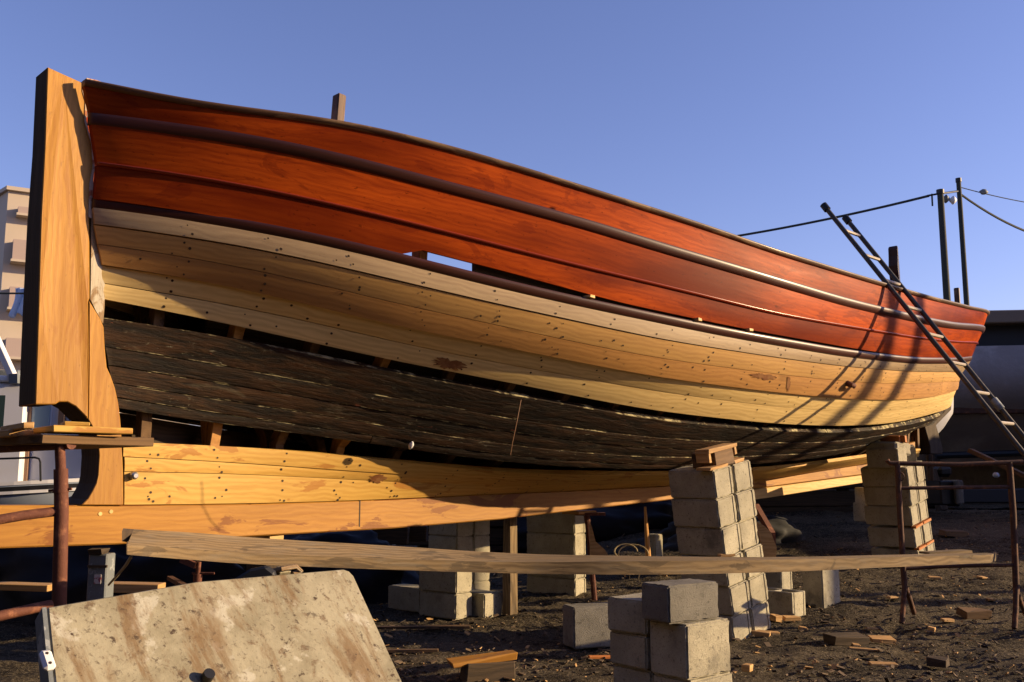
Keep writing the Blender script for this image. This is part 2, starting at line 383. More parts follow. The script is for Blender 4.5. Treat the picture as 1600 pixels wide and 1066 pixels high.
# ================================================================== THE BOAT
# strake edges: half-breadth B, fullness n, m, traced profile points, and where the run ends at the bow
EDG = {
'sheer':(1.85,.93,[(132,127.5),(169,134.6),(225,151),(281,161),(400,175),(512.6,186),(597,206),(681,226),(800,261),(912.6,296),(1025,331),(1132,366),(1200,391),(1312.6,425),(1397,450),(1453,466),(1509.6,480)],(1548,488)),
'rt':(1.85,.93,[(141,178),(253,192),(400,214.5),(512.6,237),(625,269),(710,292),(800,314),(912.6,345),(1025,382),(1200,433),(1312.6,467),(1425,493.6),(1481.5,505)],(1540,511)),
'seam':(1.83,.93,[(152,258.5),(281.5,277),(400,296),(512.6,321),(625,349.4),(710,369),(800,394),(912.6,421),(997,441),(1110,468),(1200,491.3),(1312.6,510.5),(1425,529),(1490,536)],(1530,537)),
'redb':(1.80,.94,[(148,309),(281,327.4),(400,346.8),(512.6,369),(619.6,396),(691,416),(766,434),(800,441),(860,457),(912.6,467),(1025,491.6),(1138,515),(1200,526),(1312.6,546),(1425,559),(1490,559.5)],(1518,556)),
'L1':(1.77,.93,[(149,353),(197,359.7),(400,386.7),(512.6,415),(625,440.5),(709.6,461.6),(800,481.5),(912.6,505),(1025,530.7),(1200,557),(1312.6,572),(1425,581)],(1505,583)),
'L2':(1.72,.98,[(155,382),(281,397.7),(400,421),(512.6,447.6),(625,477),(800,513),(912.6,538),(1025,560),(1200,583.3),(1312.6,595.4),(1397,600)],(1500,596)),
'L3':(1.65,1.04,[(162,413.7),(225,421.6),(400,454),(512.6,485),(625,512),(800,545),(912.6,568),(1025,590),(1200,612),(1312.6,623),(1397,625.4),(1453,620.7)],(1497,606)),
'L4':(1.57,1.14,[(163,442),(253,457),(400,484),(512.6,511),(625,538),(738,562),(800,573),(1025,613.7),(1200,636),(1312.6,644.7),(1397,644),(1467,632)],(1493,617)),
'L5':(1.47,1.2,[(163,466.7),(281,489),(400,517.5),(512.6,542),(625,569),(800,600),(912.6,624),(1025,644.7),(1200,663.5),(1312.6,668),(1397,663),(1453,649)],(1489,627)),
'Dt':(1.40,1.28,[(159,493.4),(225,502),(400,534.5),(512.6,560),(625,585.5),(800,619),(912.6,639),(1025,658.7),(1200,675),(1312.6,678),(1369,674),(1425,664)],(1482,640)),
'Db':(.98,2.0,[(187,638.4),(291,657),(450,676),(560,692),(700,713),(800,727),(1000,737),(1200,726),(1270,719),(1340,706),(1397,692)],(1455,664)),
'Gt':(.62,2.3,[(194.5,690),(372.5,697),(510,707),(620,720),(752,733),(800,738),(1032,741),(1200,733),(1355,712)],None),
'G1':(.47,2.3,[(194.5,714),(372.5,722.5),(537.5,735),(620,740),(800,748),(1032,750),(1200,741),(1355,717)],None),
'G2':(.32,2.3,[(194.5,737),(372.5,740),(620,752.8),(800,758),(1032,756),(1200,745),(1355,721)],None),
'Gb':(.135,2.3,[(194.5,789.3),(414,787),(620,780),(744,773),(900,767),(1032,760),(1200,749),(1355,725)],None)}
def shape(B, m, tau, b0=.12): return b0 + (B - b0) * max(1e-9, 1 - abs(2 * tau - 1) ** 2.4) ** m
EF = {}
def fit_edge(k):
    B, m, pts, tip = EDG[k]
    ts = plane_tz(pts[0][0] - 4, pts[0][1], .12)[0]
    def upts(te):
        g = [ts + (te - ts) * i / 900 for i in range(901)]
        return g, [proj_uv(t, shape(B, m, (t - ts) / (te - ts)), 2)[0] for t in g]
    te = 11.5
    if tip:
        best = min((abs(max(upts(x)[1]) - tip[0]), x) for x in [9.5 + .08 * i for i in range(50)]); te = best[1]
    g, us = upts(te); im = us.index(max(us)); T = []; Z = []
    P = list(pts) + ([(tip[0] + 5, tip[1])] if tip else [])
    for u, v in P:
        t = g[im]
        for i in range(im):
            x0 = plane_tz(u, v, shape(B, m, i / 900))[0] - g[i]; x1 = plane_tz(u, v, shape(B, m, (i + 1) / 900))[0] - g[i + 1]
            if (x0 >= 0) != (x1 >= 0) or abs(x0) < 1e-6: t = g[i] + (g[i + 1] - g[i]) * x0 / (x0 - x1 + 1e-12); break
        T.append(t); Z.append(zfor(t, shape(B, m, (t - ts) / (te - ts)), v))
    # smooth run through the measured heights
    od = sorted(range(len(T)), key=lambda i: T[i]); T = [T[i] for i in od]; Z = [Z[i] for i in od]
    sg = .28 if k == 'sheer' else .34; h = .04; tl = T[-1]; n_ = int((tl - ts + 4) / h); G_ = [ts - 2 + h * i for i in range(n_ + 1)]
    s0_ = (Z[1] - Z[0]) / (T[1] - T[0]); s1_ = (Z[-1] - Z[-3]) / (T[-1] - T[-3])
    R_ = np.array([Z[0] + s0_ * (g_ - T[0]) if g_ < T[0] else (Z[-1] + s1_ * (g_ - T[-1]) if g_ > T[-1] else float(np.interp(g_, T, Z))) for g_ in G_])
    kk = np.array([math.exp(-(i * h / sg) ** 2 / 2) for i in range(-30, 31)]); kk /= kk.sum()
    SM = np.convolve(np.pad(R_, 30, mode='edge'), kk, mode='valid')
    pf = None; PV = lambda t_: float(np.interp(t_, G_, SM))
    zl, sl = PV(tl), (PV(tl) - PV(tl - .3)) / .3
    sl = min(max(sl, -.05), .10 if k in ('sheer', 'rt', 'seam', 'redb') else .3)
    err = max(abs(PV(a) - b) for a, b in zip(T, Z))
    print('edge', k, 'ts %.2f te %.2f tl %.2f zl %.2f sl %.2f err %.3f' % (ts, te, tl, zl, sl, err))
    tt = [ts + (tl - ts) * i / 200 for i in range(201)]; zz = [PV(a) for a in tt]
    def fn(tau):
        t = ts + (te - ts) * tau
        z = float(np.interp(t, tt, zz)) if t <= tl else zl + sl * (t - tl)
        return (t, shape(B, m, tau), z)
    EF[k] = fn
for k in EDG: fit_edge(k)
def lerp3(a, b, f): return tuple(x + (y - x) * f for x, y in zip(a, b))
def edge(k, f=0.0, k2=None):
    if k2 is None: return EF[k]
    return lambda tau: lerp3(EF[k](tau), EF[k2](tau), f)
def shifted(fn, dz): return lambda tau: (lambda p: (p[0], p[1], p[2] + (dz(p[0]) if callable(dz) else dz)))(fn(tau))

MT['bead'] = plain('varnished_bead', (.26, .035, .012), .25, 0, .2, 9)
boat = empty('wooden_boat', (OO[0], OO[1], 0), YAW, label='large wooden boat with varnished red topsides, pale new planks and old black bottom planks', cat='boat')
def L(t, b, z): return (t, -b, z)                       # boat-local: +y is starboard
RIBT = [.28 + .43 * i for i in range(26)]
def t_at(k, u):
    fn = EF[k]
    return next(fn(i / 900)[0] for i in range(900) if proj_uv(*fn(i / 900))[0] >= u)
def taus(n, a=0.0, b=1.0):
    return [a + (b - a) * ((1 - math.cos(math.pi * i / n)) / 2 * .75 + i / n * .25) for i in range(n + 1)]
def strake(name, eT, eB, off, th, mat, side=1, a=0.0, b=1.0, n=110, nails=None, cuts=(), gap=.0018, rows=4, camber=.004, label=None, nailr=.0075, jit=0.0):
    m = MB(); ro = random.random() * 9
    segs = []; prev = a
    for c in list(cuts) + [b]: segs.append((prev, c)); prev = c
    dots = []
    for s0, s1 in segs:
        T = taus(max(10, int(n * (s1 - s0))), s0 + .0002, s1 - .0002) if (s0 > 0 or s1 < 1) and False else [s0 + .0002 + (s1 - s0 - .0004) * i / max(10, int(n * (s1 - s0))) for i in range(max(10, int(n * (s1 - s0))) + 1)]
        if s0 == 0: T = [T[0]] + [T[0] + (T[1] - T[0]) * q for q in (.15, .35, .65)] + T[1:]
        base = len(m.v); K = 2 * (rows + 1); acc = 0; pl = None; U = []; W = []
        for tau in T:
            p, q = eT(tau), eB(tau)
            db, dz = p[1] - q[1], p[2] - q[2]; l = math.hypot(db, dz) or 1e-6; nb, nz = dz / l, -db / l
            g = min(gap, l * .2) / l
            pt = lerp3(p, q, .5)
            if pl: acc += math.dist(pt, pl)
            pl = pt; U.append(acc); W.append(l)
            jj = jit * (random.random() - .5)
            for r in range(rows + 1):
                f = g + (1 - 2 * g) * r / rows; c = lerp3(p, q, f); o = off + camber * (1 - (2 * f - 1) ** 2) + jj
                m.v.append(Vector(L(c[0], side * (c[1] + nb * o), c[2] + nz * o)))
            for r in range(rows, -1, -1):
                f = g + (1 - 2 * g) * r / rows; c = lerp3(p, q, f); o = off - th
                m.v.append(Vector(L(c[0], side * (c[1] + nb * o), c[2] + nz * o)))
        for i in range(len(T) - 1):
            for k in range(K):
                k2 = (k + 1) % K; va, vb = [(x if x <= rows else K - 1 - x) / rows for x in (k, k2)]
                if k == K - 1 or k == rows: uvs = [(U[i] + ro, ro + va * W[i]), (U[i] + ro, ro + va * W[i] + th), (U[i + 1] + ro, ro + va * W[i + 1] + th), (U[i + 1] + ro, ro + va * W[i + 1])]
                else: uvs = [(U[i] + ro, ro + va * W[i]), (U[i] + ro, ro + vb * W[i]), (U[i + 1] + ro, ro + vb * W[i + 1]), (U[i + 1] + ro, ro + va * W[i + 1])]
                m.face([base + i * K + k, base + i * K + k2, base + (i + 1) * K + k2, base + (i + 1) * K + k], uvs, 0, [(0, va), (0, vb), (0, vb), (0, va)])
        for e in (0, len(T) - 1):
            m.face([base + e * K + k for k in range(K)], [(0, 0)] * K)
    if nails and side == 1:
        pos = []
        for rt in RIBT:
            for fr in nails:
                if random.random() < .92: pos.append((rt + random.gauss(0, .025), fr + random.gauss(0, .05)))
            if random.random() < .5: pos.append((rt + random.uniform(-.2, .2), random.uniform(.12, .88)))
        p0, p1 = eT(0), eT(1)
        for t, f in pos:
            tau = (t - p0[0]) / (p1[0] - p0[0])
            if not a + .004 < tau < b - .01: continue
            c = lerp3(eT(tau), eB(tau), f); c2 = lerp3(eT(tau + .002), eB(tau + .002), f)
            p, q = eT(tau), eB(tau); dn = Vector((0, -(p[1] - q[1]), p[2] - q[2])).normalized()
            tv = (Vector(L(*c2)) - Vector(L(*c))).normalized(); nv = dn.cross(tv).normalized()
            if nv.y > 0: nv = -nv
            cen = Vector(L(*c)) + nv * (off + camber * (1 - (2 * f - 1) ** 2) + .0015)
            rr = nailr * random.uniform(.6, 1.25); bb = len(m.v)
            for k in range(7):
                an = 2 * math.pi * k / 7; m.v.append(cen + (tv * math.cos(an) + dn * math.sin(an)) * rr)
            m.face([bb + k for k in range(7)], [(0, 0)] * 7, 1)
    o = m.build(name, [mat, 'nail'], boat, smooth=35)
    if label and side == 1: o['label'] = label
    return o
def moulding(name, eT, h, out, mat, side=1, a=0.0, b=1.0, off=0.0, n=120, seg=7, label=None, dz=0.0, fade=0.0):
    """half-round rail whose top edge follows eT"""
    m = MB(); K = seg + 3; ro = random.random() * 5; pl = None; acc = 0
    T = [a + (b - a) * i / n for i in range(n + 1)]; U = []
    if a == 0: T = [0, .0015, .004] + T[1:]; n += 2
    for tau in T:
        p = eT(tau); k = 1.0
        if pl: acc += math.dist(p, pl)
        pl = p; U.append(acc)
        if fade: k = .35 + .65 * sstep(acc, 0, fade)
        hh = h
        m.v.append(Vector(L(p[0], side * (p[1] + off - .02), p[2] + dz)))
        for j in range(seg + 1):
            an = math.pi * j / seg
            m.v.append(Vector(L(p[0], side * (p[1] + off + math.sin(math.pi * (j / seg) ** .62) ** .7 * out * k if 0 < j < seg else p[1] + off), p[2] + dz - hh / 2 + math.cos(an) * hh / 2)) if 0 < j < seg else Vector(L(p[0], side * (p[1] + off), p[2] + dz - hh / 2 + math.cos(an) * hh / 2)))
        m.v.append(Vector(L(p[0], side * (p[1] + off - .02), p[2] + dz - hh)))
    for i in range(len(T) - 1):
        for k in range(K):
            k2 = (k + 1) % K
            m.face([i * K + k, i * K + k2, (i + 1) * K + k2, (i + 1) * K + k], [(U[i] + ro, k * .02), (U[i] + ro, k * .02 + .02), (U[i + 1] + ro, k * .02 + .02), (U[i + 1] + ro, k * .02)])
    for e in (0, len(T) - 1): m.face([e * K + k for k in range(K)], [(0, 0)] * K)
    o = m.build(name, mat, boat, smooth=50)
    if label and side == 1: o['label'] = label
    return o

g0, g1 = t_at('redb', 612), t_at('redb', 655); tl0 = t_at('redb', 748)
redgap = lambda t: .068 * sstep(t, g0, g1) * (1 - .5 * sstep(t, tl0, tl0 + 1.2)) * (1 - .6 * sstep(t, 5.0, 7.0)) * (1 - sstep(t, 7.5, 9.0)) - .013
redlow = shifted(edge('redb'), redgap)
raillow = shifted(edge('redb'), lambda t: -.060)
for sd_ in (1, -1):
    port = sd_ == 1
    strake('bulwark_plank', shifted(edge('sheer'), -.03), shifted(edge('rt'), -.01), .030, .035, MT['red'], sd_, label='topmost varnished red plank under the gunwale cap')
    strake('topside_plank', shifted(edge('rt'), -.04), edge('seam'), .030, .035, MT['red'], sd_, label='varnished red plank below the upper rubbing strake')
    strake('topside_plank', edge('seam'), redlow, .028, .035, MT['red'], sd_, label='lowest varnished red plank above the open gap')
    moulding('seam_bead', shifted(edge('seam'), .010), .019, .016, MT['bead'], sd_, off=.033)
    moulding('gunwale_cap', shifted(edge('sheer'), .0), .036, .032, MT['capwood'], sd_, off=.028, label='worn brown cap rail along the top edge')
    moulding('rubbing_strake', edge('rt'), .072, .036, MT['rail'], sd_, off=.024, fade=1.2, label='dark varnished upper rubbing strake')
    moulding('rubbing_strake', edge('redb'), .066, .038, MT['rail'], sd_, off=.0, fade=1.2, label='dark varnished lower rubbing strake under the gap')
    strake('hull_plank', raillow, edge('L1'), .018, .05, MT['grayed'], sd_, nails=(.3, .72), label='pale plank directly below the lower rubbing strake, its lower edge standing proud', gap=.003)
    strake('hull_plank', edge('L1'), edge('L2'), .010, .035, MT['tan'], sd_, nails=(.22, .55, .82), cuts=(.545,), label='tan brown plank, second below the lower rubbing strake')
    strake('hull_plank', edge('L2'), edge('L3'), .010, .035, MT['tan2'], sd_, nails=(.18, .5, .8), cuts=(.70,), label='darker brown plank, third below the lower rubbing strake')
    strake('hull_plank', edge('L3'), edge('L4'), -.010, .035, MT['pale'], sd_, nails=(.2, .8), label='pale cream plank, upper of the two lowest new planks')
    strake('hull_plank', edge('L4'), edge('L5'), -.012, .035, MT['pale'], sd_, nails=(.25, .8), label='pale cream plank above the dark open gap')
    fr = [0, .33, .53, .72, .88, 1.0]
    for i in range(5):
        strake('old_plank', edge('Dt', fr[i], 'Db'), edge('Dt', fr[i + 1], 'Db'), -.012 + .004 * (i % 2), .04, MT['old'], sd_, cuts=((.40 + .11 * i) % .8 + .1,), gap=.003, jit=.005,
               label=['topmost old blackened plank, bare upper edge in the open gap', 'second old blackened plank from the top', 'third old blackened plank with cream paint flecks', 'fourth old blackened plank from the top', 'lowest old blackened plank'][i], rows=4)
    if port:
        strake('garboard_plank', edge('Gt'), edge('G1'), .012, .035, MT['garb'], 1, a=.0, b=.94, nails=(.25, .75), label='upper yellow garboard plank')
        strake('garboard_plank', edge('G1'), edge('G2'), .004, .035, MT['garb'], 1, a=.001, b=.94, nails=(.3, .75), label='narrow middle yellow garboard plank')
        strake('garboard_plank', edge('G2'), edge('Gb'), .0, .035, MT['garb'], 1, a=.001, b=.94, nails=(.15, .55, .74, .84, .9), label='broad lower yellow garboard plank with a round bolt')
    else:
        strake('garboard_plank', edge('Db'), edge('Gb'), .0, .035, MT['darkwood'], -1, rows=8)  # carried across the unseen starboard gap, added to darken the interior
        strake('old_plank', edge('L5'), edge('Dt'), -.012, .035, MT['darkwood'], -1, gap=-.01)  # starboard gap filler, added unseen to keep the hull inside dark

# inner lining added behind the ribs to keep the open gaps black
for sd_ in (1, -1):
    strake('gap_dark_lining', edge('L1'), edge('L4'), -.165, .025, MT['darkwood'], sd_, a=.03, b=.97, rows=3)
    strake('gap_dark_lining', edge('L4'), edge('Dt', .45, 'Db'), -.165, .025, MT['darkwood'], sd_, a=.05, b=.97, rows=3)
# ribs: follow the inside of the section from keel to sheer, on both sides
ORDER = ['sheer', 'rt', 'seam', 'redb', 'L1', 'L2', 'L3', 'L4', 'L5', 'Dt', ('Dt', .5, 'Db'), 'Db', 'Gt', 'G2', 'Gb']
def sect(t):
    out = []
    for k in ORDER:
        fn = edge(*k) if isinstance(k, tuple) else edge(k)
        a, b = fn(0)[0], fn(1)[0]; tau = (t - a) / (b - a)
        if 0 <= tau <= 1: out.append(fn(tau)[1:])
    return out
for i, t in enumerate(RIBT):
    for sd_ in (1, -1):
        s = sect(t)
        if len(s) < 6: continue
        m = MB(); W_ = .065; D = .085; pts = []
        for j, (b, z) in enumerate(s):
            p0, p1 = s[max(j - 1, 0)], s[min(j + 1, len(s) - 1)]
            db, dz = p0[0] - p1[0], p0[1] - p1[1]; l = math.hypot(db, dz) or 1; nb, nz = dz / l, -db / l
            o = .012 if z > 2 else -.03
            if 2 <= j: o = -.075
            elif j < 3: o = -.008
            if j >= 8: o = -.085
            pts.append(((max(b + nb * o, .02), z + nz * o), (max(b + nb * (o - D), .005), z + nz * (o - D))))
        n = len(pts)
        for a in (t - W_ / 2, t + W_ / 2):
            for (o_, i_) in pts: m.v += [Vector(L(a, sd_ * o_[0], o_[1])), Vector(L(a, sd_ * i_[0], i_[1]))]
        for j in range(n - 1):
            for (x, y) in ((0, 1), ):
                A = [2 * j, 2 * j + 1, 2 * j + 3, 2 * j + 2]
                uv = [(j * .3, 0), (j * .3, D), (j * .3 + .3, D), (j * .3 + .3, 0)]
                m.face(A, uv); m.face([2 * n + q for q in A], uv)
                m.face([2 * j, 2 * j + 2, 2 * n + 2 * j + 2, 2 * n + 2 * j], uv)
                m.face([2 * j + 1, 2 * j + 3, 2 * n + 2 * j + 3, 2 * n + 2 * j + 1], uv)
        m.face([0, 1, 2 * n + 1, 2 * n], [(0, 0)] * 4); m.face([2 * n - 2, 2 * n - 1, 4 * n - 1, 4 * n - 2], [(0, 0)] * 4)
        new = i in (1, 3)
        m.build('rib', MT['ribnew'] if new else MT['rib'], boat, bevel=.004)
# deck closing the hull just under the gap
m = MB(); N = 60; fn = shifted(edge('redb'), -.05)
for i in range(N + 1):
    p = fn(.004 + .992 * i / N)
    for dz in (0, -.045):
        for f in (-1, -.5, 0, .5, 1): m.v.append(Vector(L(p[0], f * (p[1] - .055), p[2] + dz + .0 * (1 - f * f))))
for i in range(N):
    for k in range(4):
        for o in (0, 5):
            a = i * 10 + o + k; m.face([a, a + 1, a + 11, a + 10], [(i * .19, k), (i * .19, k + 1), (i * .19 + .19, k + 1), (i * .19 + .19, k)])
    for k in (0, 4):
        a = i * 10 + k; m.face([a, a + 5, a + 15, a + 10], [(0, 0)] * 4)
m.build('deck', MT['darkwood'], boat)
# foredeck seen at the bow, under the cap
m = MB(); fn = shifted(edge('sheer'), -.012); N = 14
for i in range(N + 1):
    p = fn(.80 + .199 * i / N)
    for dz in (0, -.03):
        for f in (-1, 0, 1): m.v.append(Vector(L(p[0], f * (p[1] + .015), p[2] + dz)))
for i in range(N):
    for k in range(2):
        for o in (0, 3):
            a = i * 6 + o + k; m.face([a, a + 1, a + 7, a + 6], [(i * .1, k), (i * .1, k + 1), (i * .1 + .1, k + 1), (i * .1 + .1, k)])
m.face([0, 1, 2, 5, 4, 3], [(0, 0)] * 6)
m.build('foredeck', MT['grayed'], boat)
# lining planks inside the ribs behind the gap
fa, fb = EF['redb'](0)[0], EF['redb'](1)[0]
strake('bulwark_lining', shifted(edge('redb'), .34), shifted(edge('redb'), -.03), -.040, .03, MT['darkwood'], 1, a=(tl0 - fa) / (fb - fa), b=.97, rows=2)
# spacers in the gap, bright end grain
m_sp = [2.62, 3.55, 4.1]
for t in m_sp:
    fn = edge('redb'); tau = (t - fn(0)[0]) / (fn(1)[0] - fn(0)[0]); p = fn(tau)
    MB().box(L(p[0], p[1] + .02, p[2] + .012), (.05, .07, .02), jit=.003).build('spacer_wedge', MT['fkeel'], boat, bevel=.002)

# sternpost, with its propeller aperture, cut as outlines in the lengthwise plane
def outline(pts, b): return [plane_tz(u, v, b) for u, v in pts]
HB = .135
arcp = [(92, 628), (105, 628), (118, 635), (130, 647), (141, 661), (149, 675), (153.5, 690), (155, 712), (153, 743), (150, 756), (144, 768), (137, 780), (128, 789)]
post = [(78, 101), (104, 113), (133, 126), (137, 140), (141, 156), (138, 184), (142, 204), (148, 218), (150.6, 240), (150.8, 257), (148, 280), (146, 299), (142.5, 313), (142, 348), (141.5, 420), (141, 467), (139, 469),
        (139, 560), (138, 630), (137.5, 655), (130, 647), (118, 635), (105, 628), (92, 628), (87, 632), (55, 632), (60.5, 481), (66, 340), (73, 229)]
dead = [(139.3, 470), (150, 487), (158, 500), (162, 511), (164, 545), (167, 574), (173, 587), (180, 607), (185, 630), (188, 655), (190.5, 690), (192.5, 740), (193, 789.5), (128, 789)] + [(u, v) for u, v in reversed(arcp[4:-1])] + [(137.8, 655), (138.3, 630), (139.3, 560)]
fP = lambda a, c, d: L(a, d, c)
def taper(fn_w):
    return lambda a, c, d: L(a, d * fn_w(c), c)
pw = lambda z: 1.0 - .30 * sstep(z, 1.6, 3.5)
o = MB().prism(outline(post, HB), taper(pw), -HB, HB, 0, 1, swap=True).build('sternpost', [MT['post'], MT['darkwood']], boat, bevel=.006, label='tall honey coloured sternpost timber'); stern = o  # edge faces in dark wood: shade of the unlit aft side put into colour
MB().prism(outline(dead, HB - .004), fP, -HB + .004, HB - .004, 0, 1, swap=True).build('inner_post', [MT['post'], MT['darkwood']], boat, bevel=.004)
MB().prism(outline([(143, 322), (150, 342), (156, 380), (161, 415), (163.5, 440), (163.5, 480), (161, 506), (150, 486), (141.5, 468), (142.5, 400)], HB - .02), fP, -HB + .02, HB - .02, swap=True).build('rabbet_piece', MT['oldrab'], boat, label='flaking painted old wood beside the sternpost')
cl = [(133, 127), (138, 140), (142, 156), (139, 184), (143, 204), (149, 218), (151.6, 240), (151.8, 257), (149, 280), (150, 300), (156, 311), (146, 313), (146, 340), (141, 338), (142, 300), (143, 285), (148.5, 258), (146.5, 222), (136, 188), (137.5, 156), (133, 140)]
MB().prism(outline(cl, HB + .005), taper(pw), HB - .02, HB + .006, swap=True).build('sealant_strip', MT['putty'], boat, label='pale sealant smeared down the sternpost edge')
MB().prism(outline([(134, 123), (150, 126.5), (170, 133.5), (170, 136.5), (150, 134), (134, 132)], .1), fP, -.08, .115).build('stern_knee', MT['putty'], boat)
# keel and false keel
kt = [(-130, 790), (0, 790), (127, 789.7), (192, 789.3), (414, 787), (620, 780), (744, 773), (900, 767), (1032, 760), (1200, 742), (1355, 714), (1430, 690)]
kb = [(1430, 727), (1348, 741.5), (1200, 761), (1044, 781.5), (880, 800), (784, 811.5), (612, 826), (420, 837), (179, 851), (0, 857), (-130, 862)]
pk = outline(kt + kb, .115)
def dens(p):
    q = []
    for i in range(len(p)):
        a, b = p[i], p[(i + 1) % len(p)]
        q.append(a)
    return q
MB().prism(pk, fP, -.115, .115, 0).build('keel', MT['keel'], boat, bevel=.008, label='long orange brown keel timber')
MB().prism(outline([(1100, 775.5), (1200, 762), (1348, 742.5), (1400, 734), (1400, 747), (1348, 754.5), (1200, 778), (1100, 792)], .115), fP, -.113, .113).build('false_keel', MT['fkeel'], boat, bevel=.005, label='pale board under the fore part of the keel')
# scarf joint lines and bolt
t, z = plane_tz(562, 800, .115)
MB().box(L(t, .1161, z), (.008, .002, .2), mi=0).build('scarf_joint', MT['nail'], boat)
t, z = plane_tz(209.5, 743.5, .14)
m = MB(); m.tube([L(t, .12, z), L(t, .155, z), L(t, .166, z)], [.022, .022, .012], 14); m.build('keel_bolt', MT['bolt'], boat, smooth=30)
for (u, v) in ((156.5, 803), (173.5, 799.5)):
    t, z = plane_tz(u, v, .115); m = MB(); m.tube([L(t, .10, z), L(t, .118, z)], .011, 12); m.build('trenail', MT['pale'], boat)
# stem at the bow
st = []
for k in ['sheer', 'rt', 'redb', 'L2', 'L4', 'Dt', 'Db', 'Gt', 'Gb']:
    p = EF[k](1.0); st.append((p[0], p[2]))
st = [(st[0][0] + .1, st[0][1] + .18)] + st
out = [(a + .16, z) for a, z in st]; inn = [(a - .25, z) for a, z in reversed(st)]
MB().prism(out + inn, fP, -.11, .11, swap=True).build('stem', MT['darkwood'], boat, bevel=.01)
# timberheads standing above the sheer
def head(u, v0, v1, wpx, b_in, name, shapef=None, mat='capwood', th=.085, lean=0.0, label=None):
    fn = edge('sheer'); best = min(((abs(proj_uv(fn(i / 600)[0], fn(i / 600)[1] - b_in, fn(i / 600)[2])[0] - u), i) for i in range(480)))[1]
    p = fn(best / 600); b = p[1] - b_in; zt = zfor(p[0], b, v0); zb = p[2] - .25
    Y = w2(p[0], b)[1]; wd = wpx * Y / F
    m = MB()
    if shapef is None:
        m.bar(L(p[0] - lean, b, zb), L(p[0], b, zt), wd * .9, th, up=(0, 1, 0))
    else:
        n = len(shapef); pts = []
        poly = [(p[0] + (x - lean * (1 - q)) * wd, zb + (zt - zb) * q) for x, q in shapef]
        m.prism(poly, fP, b - th / 2, b + th / 2, swap=True)
    m.build(name, MT[mat], boat, bevel=.008, label=label)
head(527, 149, 190, 18, .10, 'timberhead', th=.07, lean=.03, label='short square timberhead near the stern, brown')
head(1400, 384, 450, 9, .12, 'timberhead', [(-.3, 0), (.35, 0), (.35, .3), (.45, .55), (.3, .85), (.25, .96), (0, 1), (-.3, .97), (-.35, .85), (-.55, .72), (-.5, .62), (-.3, .55)], mat='rail', th=.09, label='carved timberhead with a knobbed side, beside the ladder')
head(1497, 450, 478, 6, .25, 'timberhead', th=.06, label='short timberhead at the bow')
# thin strap of rope hanging from the old planks, iron stains and a through-bolt hole on the new planks
t, z = plane_tz(808, 625, 1.35)
m = MB(); m.tube([L(t, 1.385, z + .0), L(t - .01, 1.36, z - .13), L(t, 1.31, z - .26), L(t + .02, 1.27, z - .34)], .0025, 5); m.build('hanging_cord', MT['trim'], boat)
HANG = 1
def on_hull(eT, eB, u, v, off=.012):
    best = None
    for i in range(60, 520):
        tau = i / 560
        for f in (.1, .2, .3, .4, .5, .6, .7, .8, .9):
            c = lerp3(eT(tau), eB(tau), f); q = proj_uv(*c); d = abs(q[0] - u) + abs(q[1] - v)
            if best is None or d < best[0]: best = (d, tau, f)
    _, tau, f = best; c = Vector(L(*lerp3(eT(tau), eB(tau), f))); c2 = Vector(L(*lerp3(eT(tau + .003), eB(tau + .003), f)))
    dn = (Vector(L(*eT(tau))) - Vector(L(*eB(tau)))).normalized(); tv = (c2 - c).normalized(); nv = dn.cross(tv).normalized()
    if nv.y > 0: nv = -nv
    return c + nv * off, tv, dn, nv
MT['stain'] = plain('iron_stain', (.36, .17, .06), .6, 0, .7, 22, (.20, .075, .025), (.45, .6))
def patch(eT, eB, u, v, w_, h_, off, name='iron_stain', mat='stain', sk=0.0):
    c, tv, dn, nv = on_hull(eT, eB, u, v, off); m = MB(); n = 44; rs = random.Random(int(u))
    for k in range(n):
        a = 2 * math.pi * k / n; r = 1 + rs.uniform(-.42, .22)
        x = math.cos(a) * w_ / 2 * r; y = math.sin(a) * h_ / 2 * r
        m.v.append(c + tv * (x + sk * y) + dn * y)
    for k in range(n): m.v.append(m.v[k] - nv * .004)
    m.face(list(range(n)), [(0, 0)] * n)
    m.build(name, MT[mat], boat)
patch(edge('L2'), edge('L3'), 1190, 588, .30, .055, .0165)
patch(edge('L2'), edge('L3'), 1230, 598, .05, .15, .0165)
patch(edge('L4'), edge('L5'), 702, 571, .24, .075, -.0065, name='knot_patch')
patch(edge('G1'), edge('G2'), 587, 747, .14, .07, .0095)
c, tv, dn, nv = on_hull(edge('Dt', .88, 'Db'), edge('Db'), 640, 690, .03)
m = MB(); m.tube([c + dn * .03, c + dn * .012, c - dn * .012, c - dn * .03], [.006, .017, .015, .005], 10); m.build('plastic_scrap', MT['white'], boat, smooth=50, label='small white plastic scrap caught on the old planks')
m = MB(); c, tv, dn, nv = on_hull(edge('L2'), edge('L3'), 1322, 598, .01)
m.tube([c, c + nv * .05, c + nv * .055 + tv * .03, c + nv * .04 + tv * .06 - dn * .03], [.026, .024, .02, .008], 10); m.build('pipe_fitting', MT['rust'], boat, smooth=40)
